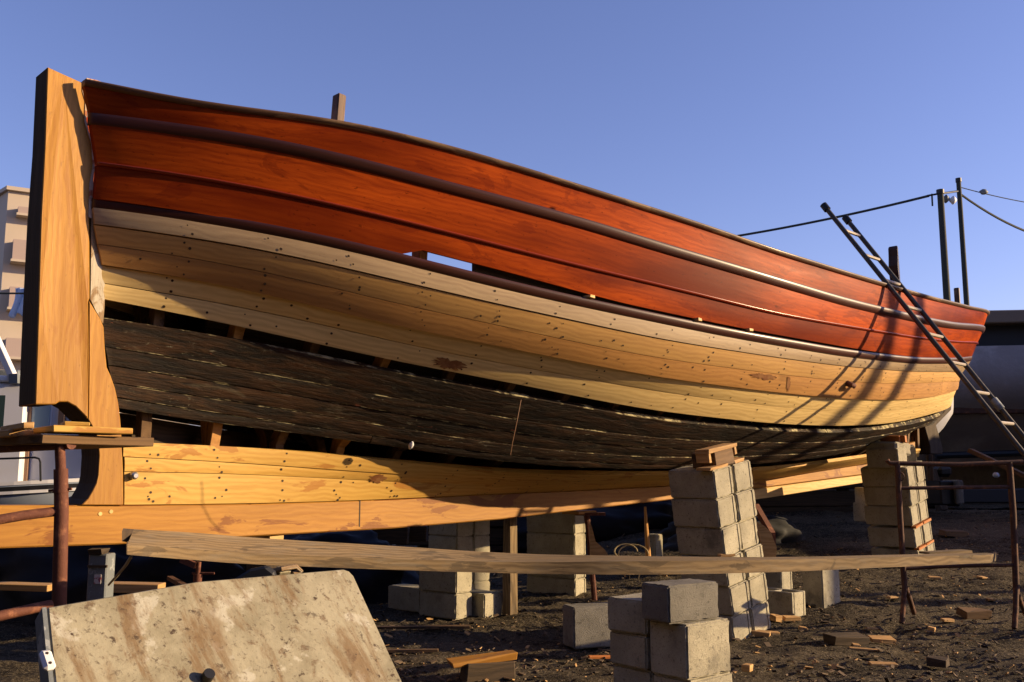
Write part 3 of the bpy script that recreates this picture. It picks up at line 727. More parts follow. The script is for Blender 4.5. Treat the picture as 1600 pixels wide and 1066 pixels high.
# ================================================================== SETTING
def warp(c, lo, hi, fine, coarse, far):
    xs = []; x = lo
    while x <= hi: xs.append(x); x += fine
    st = coarse; y = hi
    while y < far: y += st; xs.append(y); st *= 1.35
    st = coarse; y = lo
    while y > -far: y -= st; xs.insert(0, y); st *= 1.35
    return xs
from mathutils import noise as mn
gx = warp(0, -4.5, 8.5, .045, .2, 900); gy = warp(0, 4.2, 15.0, .045, .2, 1200)
m = bpy.data.meshes.new('ground'); V = []
for y in gy:
    for x in gx:
        z = gz(x, y)
        if -6 < x < 11 and 2.5 < y < 19:
            q = Vector((x * 1.0, y * 1.0, 0)); k = 1 - sstep(y, 15, 19)
            z += k * (.034 * mn.noise(q * 1.3) + .026 * mn.noise(Vector((q.x * 4, q.y * 6, 0))) + .024 * abs(mn.noise(q * 13)) + .010 * mn.noise(q * 30) - .008)
        V.append((x, y, z))
nx = len(gx); FC = [(j * nx + i, j * nx + i + 1, (j + 1) * nx + i + 1, (j + 1) * nx + i) for j in range(len(gy) - 1) for i in range(nx - 1)]
m.from_pydata(V, [], FC); m.update()
link('ground', m, MT['ground'], smooth=60, kind='structure')

# litter of small chips: nobody could count it
chips = MB(); rs = random.Random(3)
for i in range(5200):
    v = 800 + 420 * rs.random() ** .8; u = rs.uniform(560, 1660); g = gpt(u, v)
    if g.y > 14: continue
    s = rs.uniform(.006, .022) * (1 if rs.random() > .06 else 1.8)
    M = Matrix.Translation(g + Vector((0, 0, .012))) @ Matrix.Rotation(rs.uniform(0, 6.3), 4, 'Z') @ Matrix.Rotation(rs.gauss(0, .35), 4, 'X') @ Matrix.Rotation(rs.gauss(0, .35), 4, 'Y')
    chips.box((0, 0, 0), (s * rs.uniform(1, 2.6), s, rs.uniform(.003, .008)), M, mi=0 if rs.random() < .16 else (1 if rs.random() < .55 else 2))
MT['chip'] = plain('dull_bark_chip', (.17, .12, .075), .9, 0, .5, 9); MT['chipd'] = plain('dark_bark_chip', (.05, .036, .025), .9, 0, .5, 9)
chips.build('wood_chip_litter', [MT['scrap'], MT['chip'], MT['chipd']], kind='stuff', label='scattered small wood chips and splinters on the dark yard ground', cat='wood chips')

def scrap(u, v, l, w_, h, rz, name='wood_offcut', mat='scrap', label='', tilt=0.1, cat='offcut'):
    g = gpt(u, v); o = MB().box((0, 0, 0), (l, w_, h), jit=min(l, w_) * .08).build(name, MT[mat], bevel=.003, label=label, cat=cat, group='wood offcuts on the ground')
    o.location = g + Vector((0, 0, h / 2 + .004)); o.rotation_euler = (tilt, tilt * .6, R(rz)); return o
for a in [
 (1322, 1008, .30, .13, .07, 25, 'darkwood', 'dark brown wood lump on the ground below the plank, right of the front block pile'),
 (1338, 998, .10, .05, .02, 40, 'scrap', 'small bright offcut touching the dark brown lump'),
 (1377, 1004, .17, .09, .03, 5, 'scrap', 'flat tan offcut right of the dark brown lump'),
 (1352, 1018, .20, .03, .015, -12, 'scrap', 'thin tan splinter below the dark brown lump'),
 (1380, 1042, .17, .04, .02, 5, 'scrap', 'bright yellowish offcut near the bottom edge'),
 (1466, 1042, .11, .08, .05, -35, 'darkwood', 'small dark block of wood near the bottom right'),
 (1366, 985, .13, .03, .015, 10, 'scrap', 'thin offcut above the flat tan one'),
 (1522, 965, .22, .14, .06, 8, 'rib', 'brown wood block lying between the trestle legs'),
 (1480, 972, .10, .05, .02, 20, 'scrap', 'small tan chip left of the brown block between the trestle legs'),
 (1456, 987, .08, .05, .03, 60, 'scrap', 'small orange chip in front of the trestle'),
 (1395, 936, .10, .05, .02, 20, 'scrap', 'orange chip beside the left foot of the trestle'),
 (1236, 970, .14, .06, .03, 15, 'scrap', 'tan offcut in front of the low block by the tall tower'),
 (1212, 972, .08, .07, .05, 35, 'scrap', 'crumbled orange piece at the foot of the tall tower'),
 (1186, 995, .16, .08, .04, -25, 'scrap', 'tan offcut right of the front block pile'),
 (1204, 992, .12, .05, .02, 10, 'scrap', 'pale sliver right of the front block pile'),
 (1170, 985, .12, .09, .08, 30, 'rib', 'brown lump at the foot of the tall tower'),
 (1338, 1012, .05, .04, .02, 0, 'scrap', 'tiny chip on the ground below the plank'),
 (1168, 1050, .09, .05, .04, 60, 'scrap', 'bright yellow chip right of the front block pile'),
 (955, 1030, .32, .03, .02, 22, 'orangebit', 'long thin orange splinter left of the front block pile'),
 (1255, 985, .06, .04, .02, 0, 'scrap', 'small chip on the ground between tower and trestle'),
 (1490, 838, .30, .14, .06, 10, 'rib', 'brown block lying far back on the shaded ground'),
 (1460, 905, .12, .05, .02, 0, 'scrap', 'pale chip under the long board near its end'),
 (1535, 905, .10, .06, .02, 30, 'scrap', 'pale chip behind the right leg of the trestle'),
 (1548, 940, .09, .05, .02, 80, 'scrap', 'pale chip near the right trestle leg')]:
    scrap(a[0], a[1], a[2], a[3], a[4], a[5], mat=a[6], label=a[7])
# board lying at the bottom edge
p = gpt(755, 1062)
o = MB().box((0, 0, 0), (.40, .10, .03), jit=.010).build('broken_board', MT['keel'], bevel=.004, label='broken orange board lying propped on the ground at the bottom edge', cat='board')
o.location = (p.x, p.y, .115); o.rotation_euler = (.1, -.06, R(24))
o = MB().box((0, 0, 0), (.30, .12, .10), jit=.012).build('timber_block', MT['darkwood'], bevel=.006, label='dark timber block under the broken orange board', cat='timber'); o.location = (p.x + .03, p.y - .0, .045); o.rotation_euler = (0, 0, R(24))
for (u, v, l, rz, z, lb) in ((640, 985, .9, 4, .02, 'thin grey slat lying in the shadow under the boat'), (600, 1022, .7, 3, .02, 'thin slat in the shadow beside the spotted panel')):
    p = gpt(u, v); o = MB().box((0, 0, 0), (l, .05, .02), jit=.004).build('wood_batten', MT['rib'], label=lb, cat='slat'); o.location = p + Vector((0, 0, .02)); o.rotation_euler = (0, 0, R(rz))

# ------------------------------------------------------------------ concrete blocks
def block_mesh(l, w_, h, seed, ridge=True):
    """length along local y, width x, height z; chipped edges and end tongues"""
    rs = random.Random(seed); m = MB()
    bm = bmesh.new(); bmesh.ops.create_cube(bm, size=1)
    bmesh.ops.scale(bm, vec=(w_, l, h), verts=bm.verts)
    bmesh.ops.bevel(bm, geom=list(bm.edges), offset=.009, segments=2, affect='EDGES')
    bmesh.ops.subdivide_edges(bm, edges=[e for e in bm.edges if e.calc_length() > .05], cuts=9, use_grid_fill=True)
    for v in bm.verts:
        c = v.co; ed = sum(abs(abs(c[i]) - d / 2) < .014 for i, d in enumerate((w_, l, h)))
        a = .0035 if ed >= 2 else .0012
        k = mn.noise(c * 23 + Vector((seed * 3.1, 0, 0))); k2 = mn.noise(c * 60 + Vector((0, seed * 1.7, 0)))
        s = 1 - (.034 * max(0, k) if ed >= 2 else 0)
        v.co = Vector((c.x * s, c.y * s, c.z * s)) + Vector((k2, k, -k2)) * a
    if ridge:
        for sy in (-1, 1):
            for dx in (.36,):
                r = bmesh.ops.create_cube(bm, size=1)['verts']
                for v in r: v.co = Vector((v.co.x * .016 + dx * w_, v.co.y * .012 + sy * (l / 2 - .001), v.co.z * h * .93))
    me = bpy.data.meshes.new('block'); bm.to_mesh(me); bm.free()
    return me
BM = {}
def block(loc, rz=0, size=(.2, .4, .2), rot=None, mat='conc', label='', group='loose concrete blocks', seed=None, ridge=True):
    sd = (seed if seed is not None else random.randrange(3), size, mat, ridge)
    if sd not in BM:
        me = block_mesh(size[1], size[0], size[2], sd[0], ridge); me.materials.append(MT[mat]); me.polygons.foreach_set('use_smooth', [True] * len(me.polygons)); me.set_sharp_from_angle(angle=R(40)); BM[sd] = me
    o = bpy.data.objects.new('concrete_block', BM[sd]); COL.objects.link(o)
    if rot is not None: o.matrix_world = rot
    else: o.location = loc; o.rotation_euler = (0, 0, rz)
    return tag(o, label, 'concrete block', group)
ORD = ['topmost', 'second from the top', 'third from the top', 'fourth from the top', 'fifth from the top', 'sixth from the top', 'seventh from the top', 'eighth from the top']
def tower(corner, rows, cols, size, lean, back, yaw, what, group, mat='conc', z0=0.0, gapz=.004, wedge_rows=(), jitter=.008, colname=('left', 'right')):
    """corner: ground point of the near left corner; columns run along the hull axis"""
    B = Matrix.Translation(Vector((corner[0], corner[1], z0))) @ Matrix.Rotation(yaw, 4, 'Z') @ Matrix.Rotation(lean, 4, 'Y') @ Matrix.Rotation(back, 4, 'X')
    w_, l, h = size; rs = random.Random(int(corner[0] * 100)); z = 0
    for r in range(rows):
        for c in range(cols):
            M = B @ Matrix.Translation(Vector((w_ / 2 + c * (w_ + .006) + rs.uniform(-jitter, jitter), l / 2 + rs.uniform(-jitter, jitter), z + h / 2))) @ Matrix.Rotation(rs.gauss(0, .012), 4, 'Z')
            lb = '%s concrete block, %s column of %s' % (ORD[rows - 1 - r], colname[c], what)
            block(None, rot=M, size=size, mat=mat, label=lb, group=group)
        z += h + gapz
        if r in wedge_rows:
            for c in range(cols):
                m = MB(); m.box((0, 0, 0), (w_ * .9, .05, .022), jit=.003); o = m.build('wood_wedge', MT['orangebit'], label='orange wedge in the bow tower, %s column, %s seam' % (colname[c], 'lower' if r == min(wedge_rows) else 'upper'), cat='wedge', group='wedges in the bow block tower')
                o.matrix_world = B @ Matrix.Translation(Vector((w_ / 2 + c * (w_ + .006), .012, z + .009)))
            z += .024
    return B, z
YW = YAW
# tall leaning tower under the bilge
TC = at(1150, 996, 6.95)
Bt, zt = tower((TC.x, TC.y), 6, 2, (.235, .40, .203), -.165, .0, YW, 'the tall leaning tower under the hull', 'blocks of the tall leaning tower', z0=-.04, jitter=.01)
# timber packing on top of it
m = MB(); m.box((.17, .12, zt + .055), (.24, .2, .11), jit=.006); o = m.build('packing_timber', MT['rib'], bevel=.004, label='dark wood block packed on top of the tall leaning tower', cat='timber'); o.matrix_world = Bt
m = MB(); m.box((.17, .08, zt + .128), (.37, .12, .03), jit=.004); m.box((.0, .08, zt + .085), (.03, .11, .075), jit=.003); m.box((.335, .08, zt + .09), (.03, .11, .06), jit=.003)
o = m.build('packing_board', MT['scrap'], bevel=.003, label='light board clamped over the dark packing block, against the hull', cat='board'); o.matrix_world = Bt
m = MB(); m.box((.05, .05, zt + .012), (.22, .12, .018), jit=.004); o = m.build('thin_wedge', MT['scrap'], label='thin bright wedge on the left of the tall tower top', cat='wedge'); o.matrix_world = Bt
m = MB(); m.box((.36, .08, zt + .014), (.12, .12, .022), jit=.006); o = m.build('thin_wedge', MT['scrap'], label='thin wedge on the right of the tall tower top', cat='wedge'); o.matrix_world = Bt
# bow tower
BC = at(1437, 872, 10.1)
Bb, zb = tower((BC.x, BC.y), 5, 2, (.2, .5, .2), -.19, .0, YW, 'the bow tower behind the steel trestle', 'blocks of the bow tower', z0=gz(BC.x, BC.y) - .03, wedge_rows=(1, 2) and (0, 1), jitter=.012)
block(None, rot=Bb @ Matrix.Translation(Vector((.02, .2, zb + .1))) @ Matrix.Rotation(.10, 4, 'Y'), size=(.22, .34, .2), label='rough pale block turned askew on top of the bow tower', group='blocks of the bow tower', ridge=False)
block(None, rot=Bb @ Matrix.Translation(Vector((.26, .16, zb + .085))) @ Matrix.Rotation(.5, 4, 'Z'), size=(.19, .3, .17), label='smaller block at the right on top of the bow tower', group='blocks of the bow tower', ridge=False)
p = at(1388, 702, 10.15)
MB().box((0, 0, 0), (.30, .34, .15), Matrix.Translation(p) @ Matrix.Rotation(YW, 4, 'Z') @ Matrix.Rotation(.1, 4, 'Y'), jit=.02).build('rubble_stone', MT['conc'], bevel=.02, label='rough pale stone wedged under the bow planks above the tower', cat='stone')
for (u, v, lb) in ((1391, 687, 'left'), (1401, 686, 'right')):
    p = at(u, v, 10.1); MB().box((0, 0, 0), (.04, .2, .07), Matrix.Translation(p) @ Matrix.Rotation(YW, 4, 'Z'), jit=.004).build('wood_wedge', MT['orangebit'], label='small orange wedge under the bow, %s of two' % lb, cat='wedge')
# front pile of three wide blocks
FP = at(1078, 1052, 4.7)
yw2 = R(40)
B = Matrix.Translation(Vector((FP.x, FP.y, 0))) @ Matrix.Rotation(yw2, 4, 'Z')
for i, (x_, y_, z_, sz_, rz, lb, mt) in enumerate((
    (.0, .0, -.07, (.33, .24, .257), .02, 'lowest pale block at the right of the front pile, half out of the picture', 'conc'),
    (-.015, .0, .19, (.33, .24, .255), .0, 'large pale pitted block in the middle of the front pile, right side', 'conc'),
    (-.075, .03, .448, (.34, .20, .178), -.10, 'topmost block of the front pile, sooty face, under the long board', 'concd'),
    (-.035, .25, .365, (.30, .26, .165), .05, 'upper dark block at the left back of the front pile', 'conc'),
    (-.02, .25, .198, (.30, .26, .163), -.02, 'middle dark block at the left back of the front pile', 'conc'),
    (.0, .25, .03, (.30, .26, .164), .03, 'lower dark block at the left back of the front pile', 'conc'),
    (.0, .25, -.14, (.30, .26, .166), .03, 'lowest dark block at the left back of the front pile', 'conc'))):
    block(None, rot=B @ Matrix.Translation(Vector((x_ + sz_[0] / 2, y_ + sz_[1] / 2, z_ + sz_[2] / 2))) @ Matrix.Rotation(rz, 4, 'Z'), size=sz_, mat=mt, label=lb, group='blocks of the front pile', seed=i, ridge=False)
# piles under the keel
def cb(u, v, Y, size, rz, lb, mat='conc', up=False, z=None, g='loose concrete blocks', ridge=True):
    """u,v = near bottom corner"""
    p = at(u, v, Y); z = p.z if z is None else z
    M = Matrix.Translation(Vector((p.x, p.y, z))) @ Matrix.Rotation(rz, 4, 'Z')
    block(None, rot=M @ Matrix.Translation(Vector((size[0] / 2, size[1] / 2, size[2] / 2))), size=size, mat=mat, label=lb, group=g, ridge=ridge)
cb(1286, 929, 8.35, (.26, .2, .4), YW - .1, 'pale block standing on end right of the tall tower', z=gz(2.7, 8.35) - .02, ridge=False)
m = MB(); p = at(1238, 956, 8.0)
for (x0, x1, y0, y1) in ((0, .035, 0, .4), (.185, .22, 0, .4), (.0355, .1845, 0, .03), (.0355, .1845, .185, .215), (.0355, .1845, .37, .4)): m.box(((x0 + x1) / 2, (y0 + y1) / 2, .1 - .002 * (x0 > .03 and x1 < .185)), (x1 - x0, y1 - y0, .2 - .004 * (x0 > .03 and x1 < .185)), jit=.0015)
o = m.build('concrete_block', MT['conc'], bevel=.006, label='low hollow block with open cores lying by the foot of the tall tower', cat='concrete block', group='loose concrete blocks'); o.location = (p.x, p.y, .0); o.rotation_euler = (0, 0, YW)
cb(1221, 908, 9.0, (.2, .3, .2), YW, 'small block behind the low hollow one, under the long board', z=.08)
cb(756.6, 971, 8.0, (.22, .42, .2), R(48), 'single block lying in front of the sunlit keel pile', z=-.01, ridge=False)
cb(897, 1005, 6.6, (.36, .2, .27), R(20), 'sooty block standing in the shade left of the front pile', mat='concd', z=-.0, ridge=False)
for r in range(6):
    for c in range(2):
        cb(716 + c * 38, 960, 8.62 + c * .13, (.2, .4, .2), YW, '%s block of the %s column in the sunlit pile under the keel' % (ORD[5 - r], ('left', 'right')[c]), z=-.235 + r * .203, g='blocks of the sunlit keel pile', ridge=False) if False else None
for r in range(4):
    for c in range(2):
        p = at(713, 950, 8.62); a = c * .205
        block(None, rot=Matrix.Translation(Vector((p.x + AX[0] * a, p.y + AX[1] * a, .0 + r * .203 + .1))) @ Matrix.Rotation(YW, 4, 'Z') @ Matrix.Translation(Vector((.1, .2, 0))), label='%s block of the %s column in the sunlit pile under the keel' % (ORD[3 - r], ('left', 'right')[c]), group='blocks of the sunlit keel pile', ridge=False)
cb(712, 957, 7.9, (.2, .42, .2), R(50), 'lower dark block of two in the shade left of the sunlit keel pile', z=0, ridge=False)
cb(713, 925, 7.9, (.2, .42, .2), R(52), 'upper dark block of two in the shade left of the sunlit keel pile', z=.205, ridge=False)
cb(656, 950, 8.3, (.2, .4, .2), R(50), 'dark block lying at the left end of the shaded row', z=0, ridge=False)
for r in range(4):
    p = at(899, 935, 9.0)
    block(None, rot=Matrix.Translation(Vector((p.x, p.y, r * .203 + .1))) @ Matrix.Rotation(R(55), 4, 'Z') @ Matrix.Translation(Vector((.1, .27, 0))), size=(.2, .54, .2), label='%s block of the shaded pile beside the steel prop' % ORD[3 - r], group='blocks of the shaded keel pile')
block(None, rot=Matrix.Translation(at(1352, 800, 11.6)) @ Matrix.Rotation(.5, 4, 'Z'), size=(.2, .2, .22), label='small grey block high behind the bow tower', ridge=False)
block(None, rot=Matrix.Translation(at(1354, 775, 11.6)) @ Matrix.Rotation(.45, 4, 'Z'), size=(.19, .2, .2), label='small grey block above the other behind the bow tower', ridge=False)
cb(1024, 870, 10.4, (.14, .14, .3), YW, 'narrow block half lit behind the props under the keel', z=.22, ridge=False)
p = at(420, 840, 6.3); MB().box((0, 0, 0), (.10, .2, .03), Matrix.Translation(p) @ Matrix.Rotation(YW, 4, 'Z'), jit=.003).build('keel_wedge', MT['fkeel'], label='small pale wedge under the keel above the long board', cat='wedge')
p = at(420, 875, 6.45); MB().box((0, 0, 0), (.2, .24, .5), Matrix.Translation(Vector((p.x, p.y, .44))) @ Matrix.Rotation(YW, 4, 'Z')).build('keel_chock', MT['darkwood'], bevel=.01, label='dark timber chock under the keel behind the long board', cat='timber')
# wood prop, steel props, sticks
p = at(797, 868, 8.15); MB().box((0, 0, 0), (.09, .10, .82), Matrix.Translation(Vector((p.x, p.y, .40))) @ Matrix.Rotation(YW, 4, 'Z') @ Matrix.Rotation(R(90), 4, 'Z'), jit=.006).build('wood_prop', MT['beam'], bevel=.006, label='upright square wooden prop under the keel beside the sunlit pile', cat='prop')
a, b = at(917, 806, 8.7), at(929, 938, 8.7)
m = MB(); m.tube([a, at(920, 835, 8.7), b], [.028, .024, .026], 10); m.box(at(922, 803, 8.7), (.26, .16, .025), None)
o = m.build('steel_prop', MT['rust'], smooth=30, label='rusty steel screw prop under the keel beside the shaded pile', cat='prop')
m = MB(); m.box((0, 0, 0), (.24, .2, .03), Matrix.Translation(at(905, 800.5, 8.72)) @ Matrix.Rotation(YW, 4, 'Z')); m.build('prop_pad', MT['keel'], bevel=.003, label='small orange wooden pad on top of the rusty screw prop', cat='board')
m = MB(); m.prism([(0, 0), (.16, 0), (.13, .05), (.05, .12), (.02, .24), (0, .3)], lambda x, z, d: at(922, 868, 8.6) + Vector((x, d, z)), 0, .04); m.build('curved_timber', MT['scrap'], label='curved sawn timber piece leaning by the screw prop', cat='timber')
m = MB(); m.tube([at(1008, 792, 9.6), at(1013, 875, 9.6)], [.012, .03], 8); m.build('wood_stake', MT['ribnew'], label='thin brown stake standing under the keel', cat='stake')
m = MB(); m.bar(at(1180, 790, 9.7), at(1206, 835, 9.5), .06, .05); m.bar(at(1206, 832, 9.5), at(1208, 880, 9.5), .07, .05); m.build('bent_prop', MT['rust'], label='rusty brown bent prop behind the tall leaning tower', cat='prop')
m = MB(); m.prism([(0, 0), (.10, 0), (.11, .1), (.06, .24), (.0, .3), (-.08, .34)], lambda x, z, d: at(1196, 872, 9.3) + Vector((x, d, z)), 0, .05); m.build('round_timber', MT['scrap'], label='rounded brown timber end behind the tall leaning tower', cat='timber')
# hose coils in the dark
for (u, v, r, lb) in ((978, 862, .085, 'larger loop of grey hose on the ground behind the long board'), (990, 866, .11, 'flatter loop of grey hose lying behind the larger one')):
    c = at(u, v, 9.4); m = MB(); m.tube([c + Vector((math.cos(a * .4) * r * 1.3, math.sin(a * .4) * r * .4, math.sin(a * .4) * r * .8)) for a in range(14)], .007, 6); m.build('hose_loop', MT['rope'], smooth=40, label=lb, cat='hose')

# ------------------------------------------------------------------ long board across the foreground
def fpt(u, v, Y): return at(u, v, Y)
st_ = [(199, 3.45, 827, 851, 867), (300, 3.85, 833, 858, 875), (400, 4.2, 841, 865, 882), (600, 4.75, 853, 873, 890), (800, 5.15, 865, 878.5, 896), (1000, 5.35, 869, 877, 898), (1200, 5.8, 870.5, 875, 894.5), (1380, 6.5, 867, 871, 887), (1548, 7.28, 863.5, 867, 879.5)]
def cr(a, b, c, d, t): return .5 * ((2 * b) + (c - a) * t + (2 * a - 5 * b + 4 * c - d) * t * t + (3 * b - a - 3 * c + d) * t ** 3)
_n = []; _s = [st_[0]] + st_ + [st_[-1]]
for i in range(1, len(_s) - 2):
    for q in range(6): _n.append(tuple(cr(_s[i - 1][k], _s[i][k], _s[i + 1][k], _s[i + 2][k], q / 6) for k in range(5)))
st_ = _n + [st_[-1]]
m = MB(); Lc = 0; Us = []; prevp = None
for i, (u, Y, vt, vm, vb) in enumerate(st_):
    a = at(u, vm, Y); b = at(u, vb, Y + .01); wtop = .21
    # back top edge: lies on the line of sight at vt, further away
    c = at(u + 10, vt, Y + .16); d = at(u + 10, vt, Y + .16); d = d - (a - b)
    m.v += [a, b, d, c]
    if prevp: Lc += (a - prevp).length
    prevp = a; Us.append(Lc)
for i in range(len(st_) - 1):
    for k in range(4):
        k2 = (k + 1) % 4; y0 = (0, .07, .28, .35, .56)[k]; y1 = (0, .07, .28, .35, .56)[k + 1]
        m.face([4 * i + k, 4 * i + k2, 4 * i + 4 + k2, 4 * i + 4 + k], [(Us[i], y0), (Us[i], y1), (Us[i + 1], y1), (Us[i + 1], y0)])
m.face([0, 1, 2, 3], [(0, 0), (0, .07), (.2, .07), (.2, 0)], 1); e = 4 * (len(st_) - 1); m.face([e, e + 1, e + 2, e + 3], [(0, 0), (0, .07), (.2, .07), (.2, 0)])
# forked end grain: two prongs at the near left end
for (u0, u1, v0, v1, dY) in ((178, 186, 828, 848, .10), (197, 201, 828, 864, .0)):
    pass
a0, b0, d0, c0 = m.v[0], m.v[1], m.v[2], m.v[3]; dirx = (at(182, 846, 3.37) - at(199, 848, 3.45))
def prong(f0, f1, ln):
    i0 = len(m.v); P = [a0.lerp(c0, f0), b0.lerp(d0, f0), b0.lerp(d0, f1), a0.lerp(c0, f1)]
    Q = [p + dirx * ln + (q - p) * .15 for p, q in zip(P, [P[3], P[2], P[1], P[0]])]
    m.v.extend(P + Q)
    for k in range(4): m.face([i0 + k, i0 + (k + 1) % 4, i0 + 4 + (k + 1) % 4, i0 + 4 + k], [(0, 0), (.07, 0), (.07, .05), (0, .05)], 1)
    m.face([i0 + 4 + k for k in range(4)], [(0, 0)] * 4, 1)
prong(.0, .22, .12); prong(.72, 1.0, 1.0)
m.build('scaffold_board', [MT['beam'], MT['darkwood']], smooth=35, label='long weathered grey brown board lying across the foreground from left to the right trestle', cat='board')
p = at(1135, 868, 5.8); MB().box((0, 0, 0), (.09, .05, .012), Matrix.Translation(p) @ Matrix.Rotation(.2, 4, 'Z'), jit=.006).build('wood_sliver', MT['scrap'], label='pale wood sliver lying on the long board by the tall tower', cat='offcut')
p = at(1478, 862.5, 7.2); MB().box((0, 0, 0), (.42, .1, .018), Matrix.Translation(p) @ Matrix.Rotation(R(22), 4, 'Z'), jit=.004).build('wood_batten', MT['beam'], label='thin slat lying on top of the long board near its right end', cat='slat')

# ------------------------------------------------------------------ trestles
def pipe(name, pts, r, parent, mat='rust', seg=10): 
    inv = Vector(parent.location); m = MB(); m.tube([Vector(p) - inv for p in pts], r, seg); return m.build(name, MT[mat], parent, smooth=40)
g1 = gpt(1413, 968)
tr = empty('steel_trestle', (g1.x, g1.y, 0), label='thin rusty steel trestle carrying the right end of the long board', cat='trestle')
YT = 7.45
def tp(u, v, dY=0): return at(u, v, YT + dY)
pipe('leg', [tp(1402, 722), tp(1406, 800), tp(1413, 915)], .021, tr, 'rustd'); pipe('foot', [tp(1414, 905), tp(1412, 940, -.05), tp(1409, 974, -.1)], .019, tr, 'rustd'); pipe('foot', [tp(1415, 918), tp(1421, 935, .15), tp(1428, 958, .3)], .019, tr, 'rustd')
pipe('leg', [tp(1577, 722), tp(1583, 800), tp(1588, 925)], .023, tr, 'rustd'); pipe('foot', [tp(1588, 915), tp(1587, 950, -.05), tp(1585, 982, -.1)], .02, tr, 'rustd'); pipe('foot', [tp(1589, 925), tp(1596, 945, .15), tp(1604, 962, .3)], .019, tr, 'rustd')
pipe('top_bar', [tp(1386, 719), tp(1390, 724), tp(1500, 726), tp(1598, 722)], .019, tr, 'rustd'); pipe('cross_bar', [tp(1405, 763), tp(1580, 761)], .014, tr, 'rustd'); pipe('cross_bar', [tp(1410, 889), tp(1480, 885), tp(1587, 883)], .014, tr, 'rustd')
c = tp(1408, 745, -.04); pipe('hook_ring', [c + Vector((math.cos(a) * .022, 0, math.sin(a) * .03)) for a in [k * .6 for k in range(11)]], .005, tr, 'rustd', 6)
YL = 4.2
tl = empty('steel_trestle', (at(95, 948, YL).x, YL, 0), label='thick rusty pipe trestle at the left edge under the short boards', cat='trestle')
def lp(u, v, dY=0): return at(u, v, YL + dY)
pipe('post', [lp(93, 690), lp(95, 735)], .022, tl); pipe('sleeve', [lp(95, 733), lp(96, 800), (lp(101, 948).x, YL, 0.0)], [.029, .029, .03], tl, seg=16)
pipe('rail', [lp(90, 799), lp(40, 805, -.1), lp(-60, 822, -.25)], .021, tl); pipe('rail', [lp(79, 945, -.2), lp(20, 958, -.35), lp(-60, 976, -.5)], .02, tl)
pipe('collar', [lp(95, 764), lp(95, 770)], .034, tl); pipe('pin', [lp(76, 767), lp(112, 764)], .006, tl)
# second post outside the frame so that the trestle stands
pipe('post', [lp(-70, 700, .5), (lp(-70, 700, .5).x, YL + .5, 0)], .03, tl); pipe('top_bar', [lp(112, 694, .0), lp(-70, 704, .5)], .024, tl)
# boards on the left trestle
def corner_board(name, u, v0, v1, Y, le, ls, label, mat='scrap', yaw=YW, cat='board', mats=None):
    """corner edge at u from v0 (top) to v1; end face runs right for le, long side runs back left for ls"""
    a, b = at(u, v0, Y), at(u, v1, Y); h = a.z - b.z
    M = Matrix.Translation(Vector((a.x, a.y, b.z))) @ Matrix.Rotation(yaw, 4, 'Z')
    return MB().box((le / 2, ls / 2, h / 2), (le, ls, h), M, jit=.003).build(name, MT[mat], bevel=.003, label=label, cat=cat)
corner_board('scaffold_board', 66, 678, 694, 4.1, .50, .9, 'rough sawn board on the left trestle in front of the sternpost', 'rib', yaw=R(47))
corner_board('wood_offcut', 83, 665, 675, 4.1, .34, .28, 'lower bright offcut lying on the rough board', 'garb', yaw=R(42), cat='offcut')
corner_board('wood_offcut', 101, 658.5, 664.5, 4.15, .10, .2, 'top bright offcut stacked on the other offcuts', 'garb', yaw=R(30), cat='offcut')
corner_board('wood_offcut', 13, 671, 682, 4.25, .14, .2, 'thin brown offcut left of the bright offcuts', 'scrap', yaw=R(44), cat='offcut')
corner_board('wood_offcut', 37, 659, 669, 4.1, .042, .5, 'dark sided stick with a bright end at the left edge', 'scrap', yaw=R(38), cat='offcut')

# ------------------------------------------------------------------ spotted panel leaning in the left foreground
pc = [at(73, 948, 2.75), at(541, 888, 3.55), at(553, 893, 3.55)]
tlc, trc = pc[0], pc[1]
nrm_dir = Vector((.25, -1, 0)).normalized()
def down(p, u2, v2, Y2): return at(u2, v2, Y2)
bl = at(100, 1250, 2.45); br = at(668, 1200, 3.2)
r1 = (br - at(553, 893, 3.55))
poly3 = [at(73, 948, 2.75), at(300, 921, 3.14), at(537, 888.5, 3.545), at(548, 889, 3.55), at(556, 896, 3.545), at(668, 1200, 3.22), at(690, 1262, 3.15), at(104, 1262, 2.42)]
m = MB(); xa = (poly3[2] - poly3[0]).normalized(); nn = xa.cross(poly3[-1] - poly3[0]).normalized(); 
if nn.y > 0: nn = -nn
ya = nn.cross(xa)
pl_ = []
for q in poly3:
    dlt = q - poly3[0]; pl_.append((dlt.dot(xa), dlt.dot(ya)))
o0 = poly3[0]
m.prism(pl_, lambda a, c, d: o0 + xa * a + ya * c + nn * d, -.035, 0)
pn = m.build('spotted_panel', MT['sheet'], bevel=.006, label='large pale rust spotted panel leaning in the left foreground', cat='panel')
q = pl_[-1]
m = MB(); m.prism([(-.012, 0), (0, 0), (q[0], q[1]), (q[0] - .012, q[1])], lambda a, c, d: o0 + xa * a + ya * c + nn * d, -.06, -.002); o = m.build('side_flange', MT['boxgrey'], pn)
M_ = Matrix((xa, ya, nn)).transposed().to_4x4()
hp_ = at(74, 1032, 2.6)
m = MB(); m.box((0, 0, 0), (.032, .06, .02), Matrix.Translation(hp_) @ M_); h_ = m.build('hinge', MT['white'], pn, bevel=.008)
for dv in (-.015, .015):
    m = MB(); m.tube([hp_ + nn * .008 + ya * dv, hp_ + nn * .0115 + ya * dv], .004, 8); m.build('screw', MT['nail'], h_)
m = MB(); c = at(325, 1056, 2.88) ; m.tube([c - nn * .01, c + nn * .012], [.018, .017], 14); m.build('knob', MT['black'], pn, smooth=30)
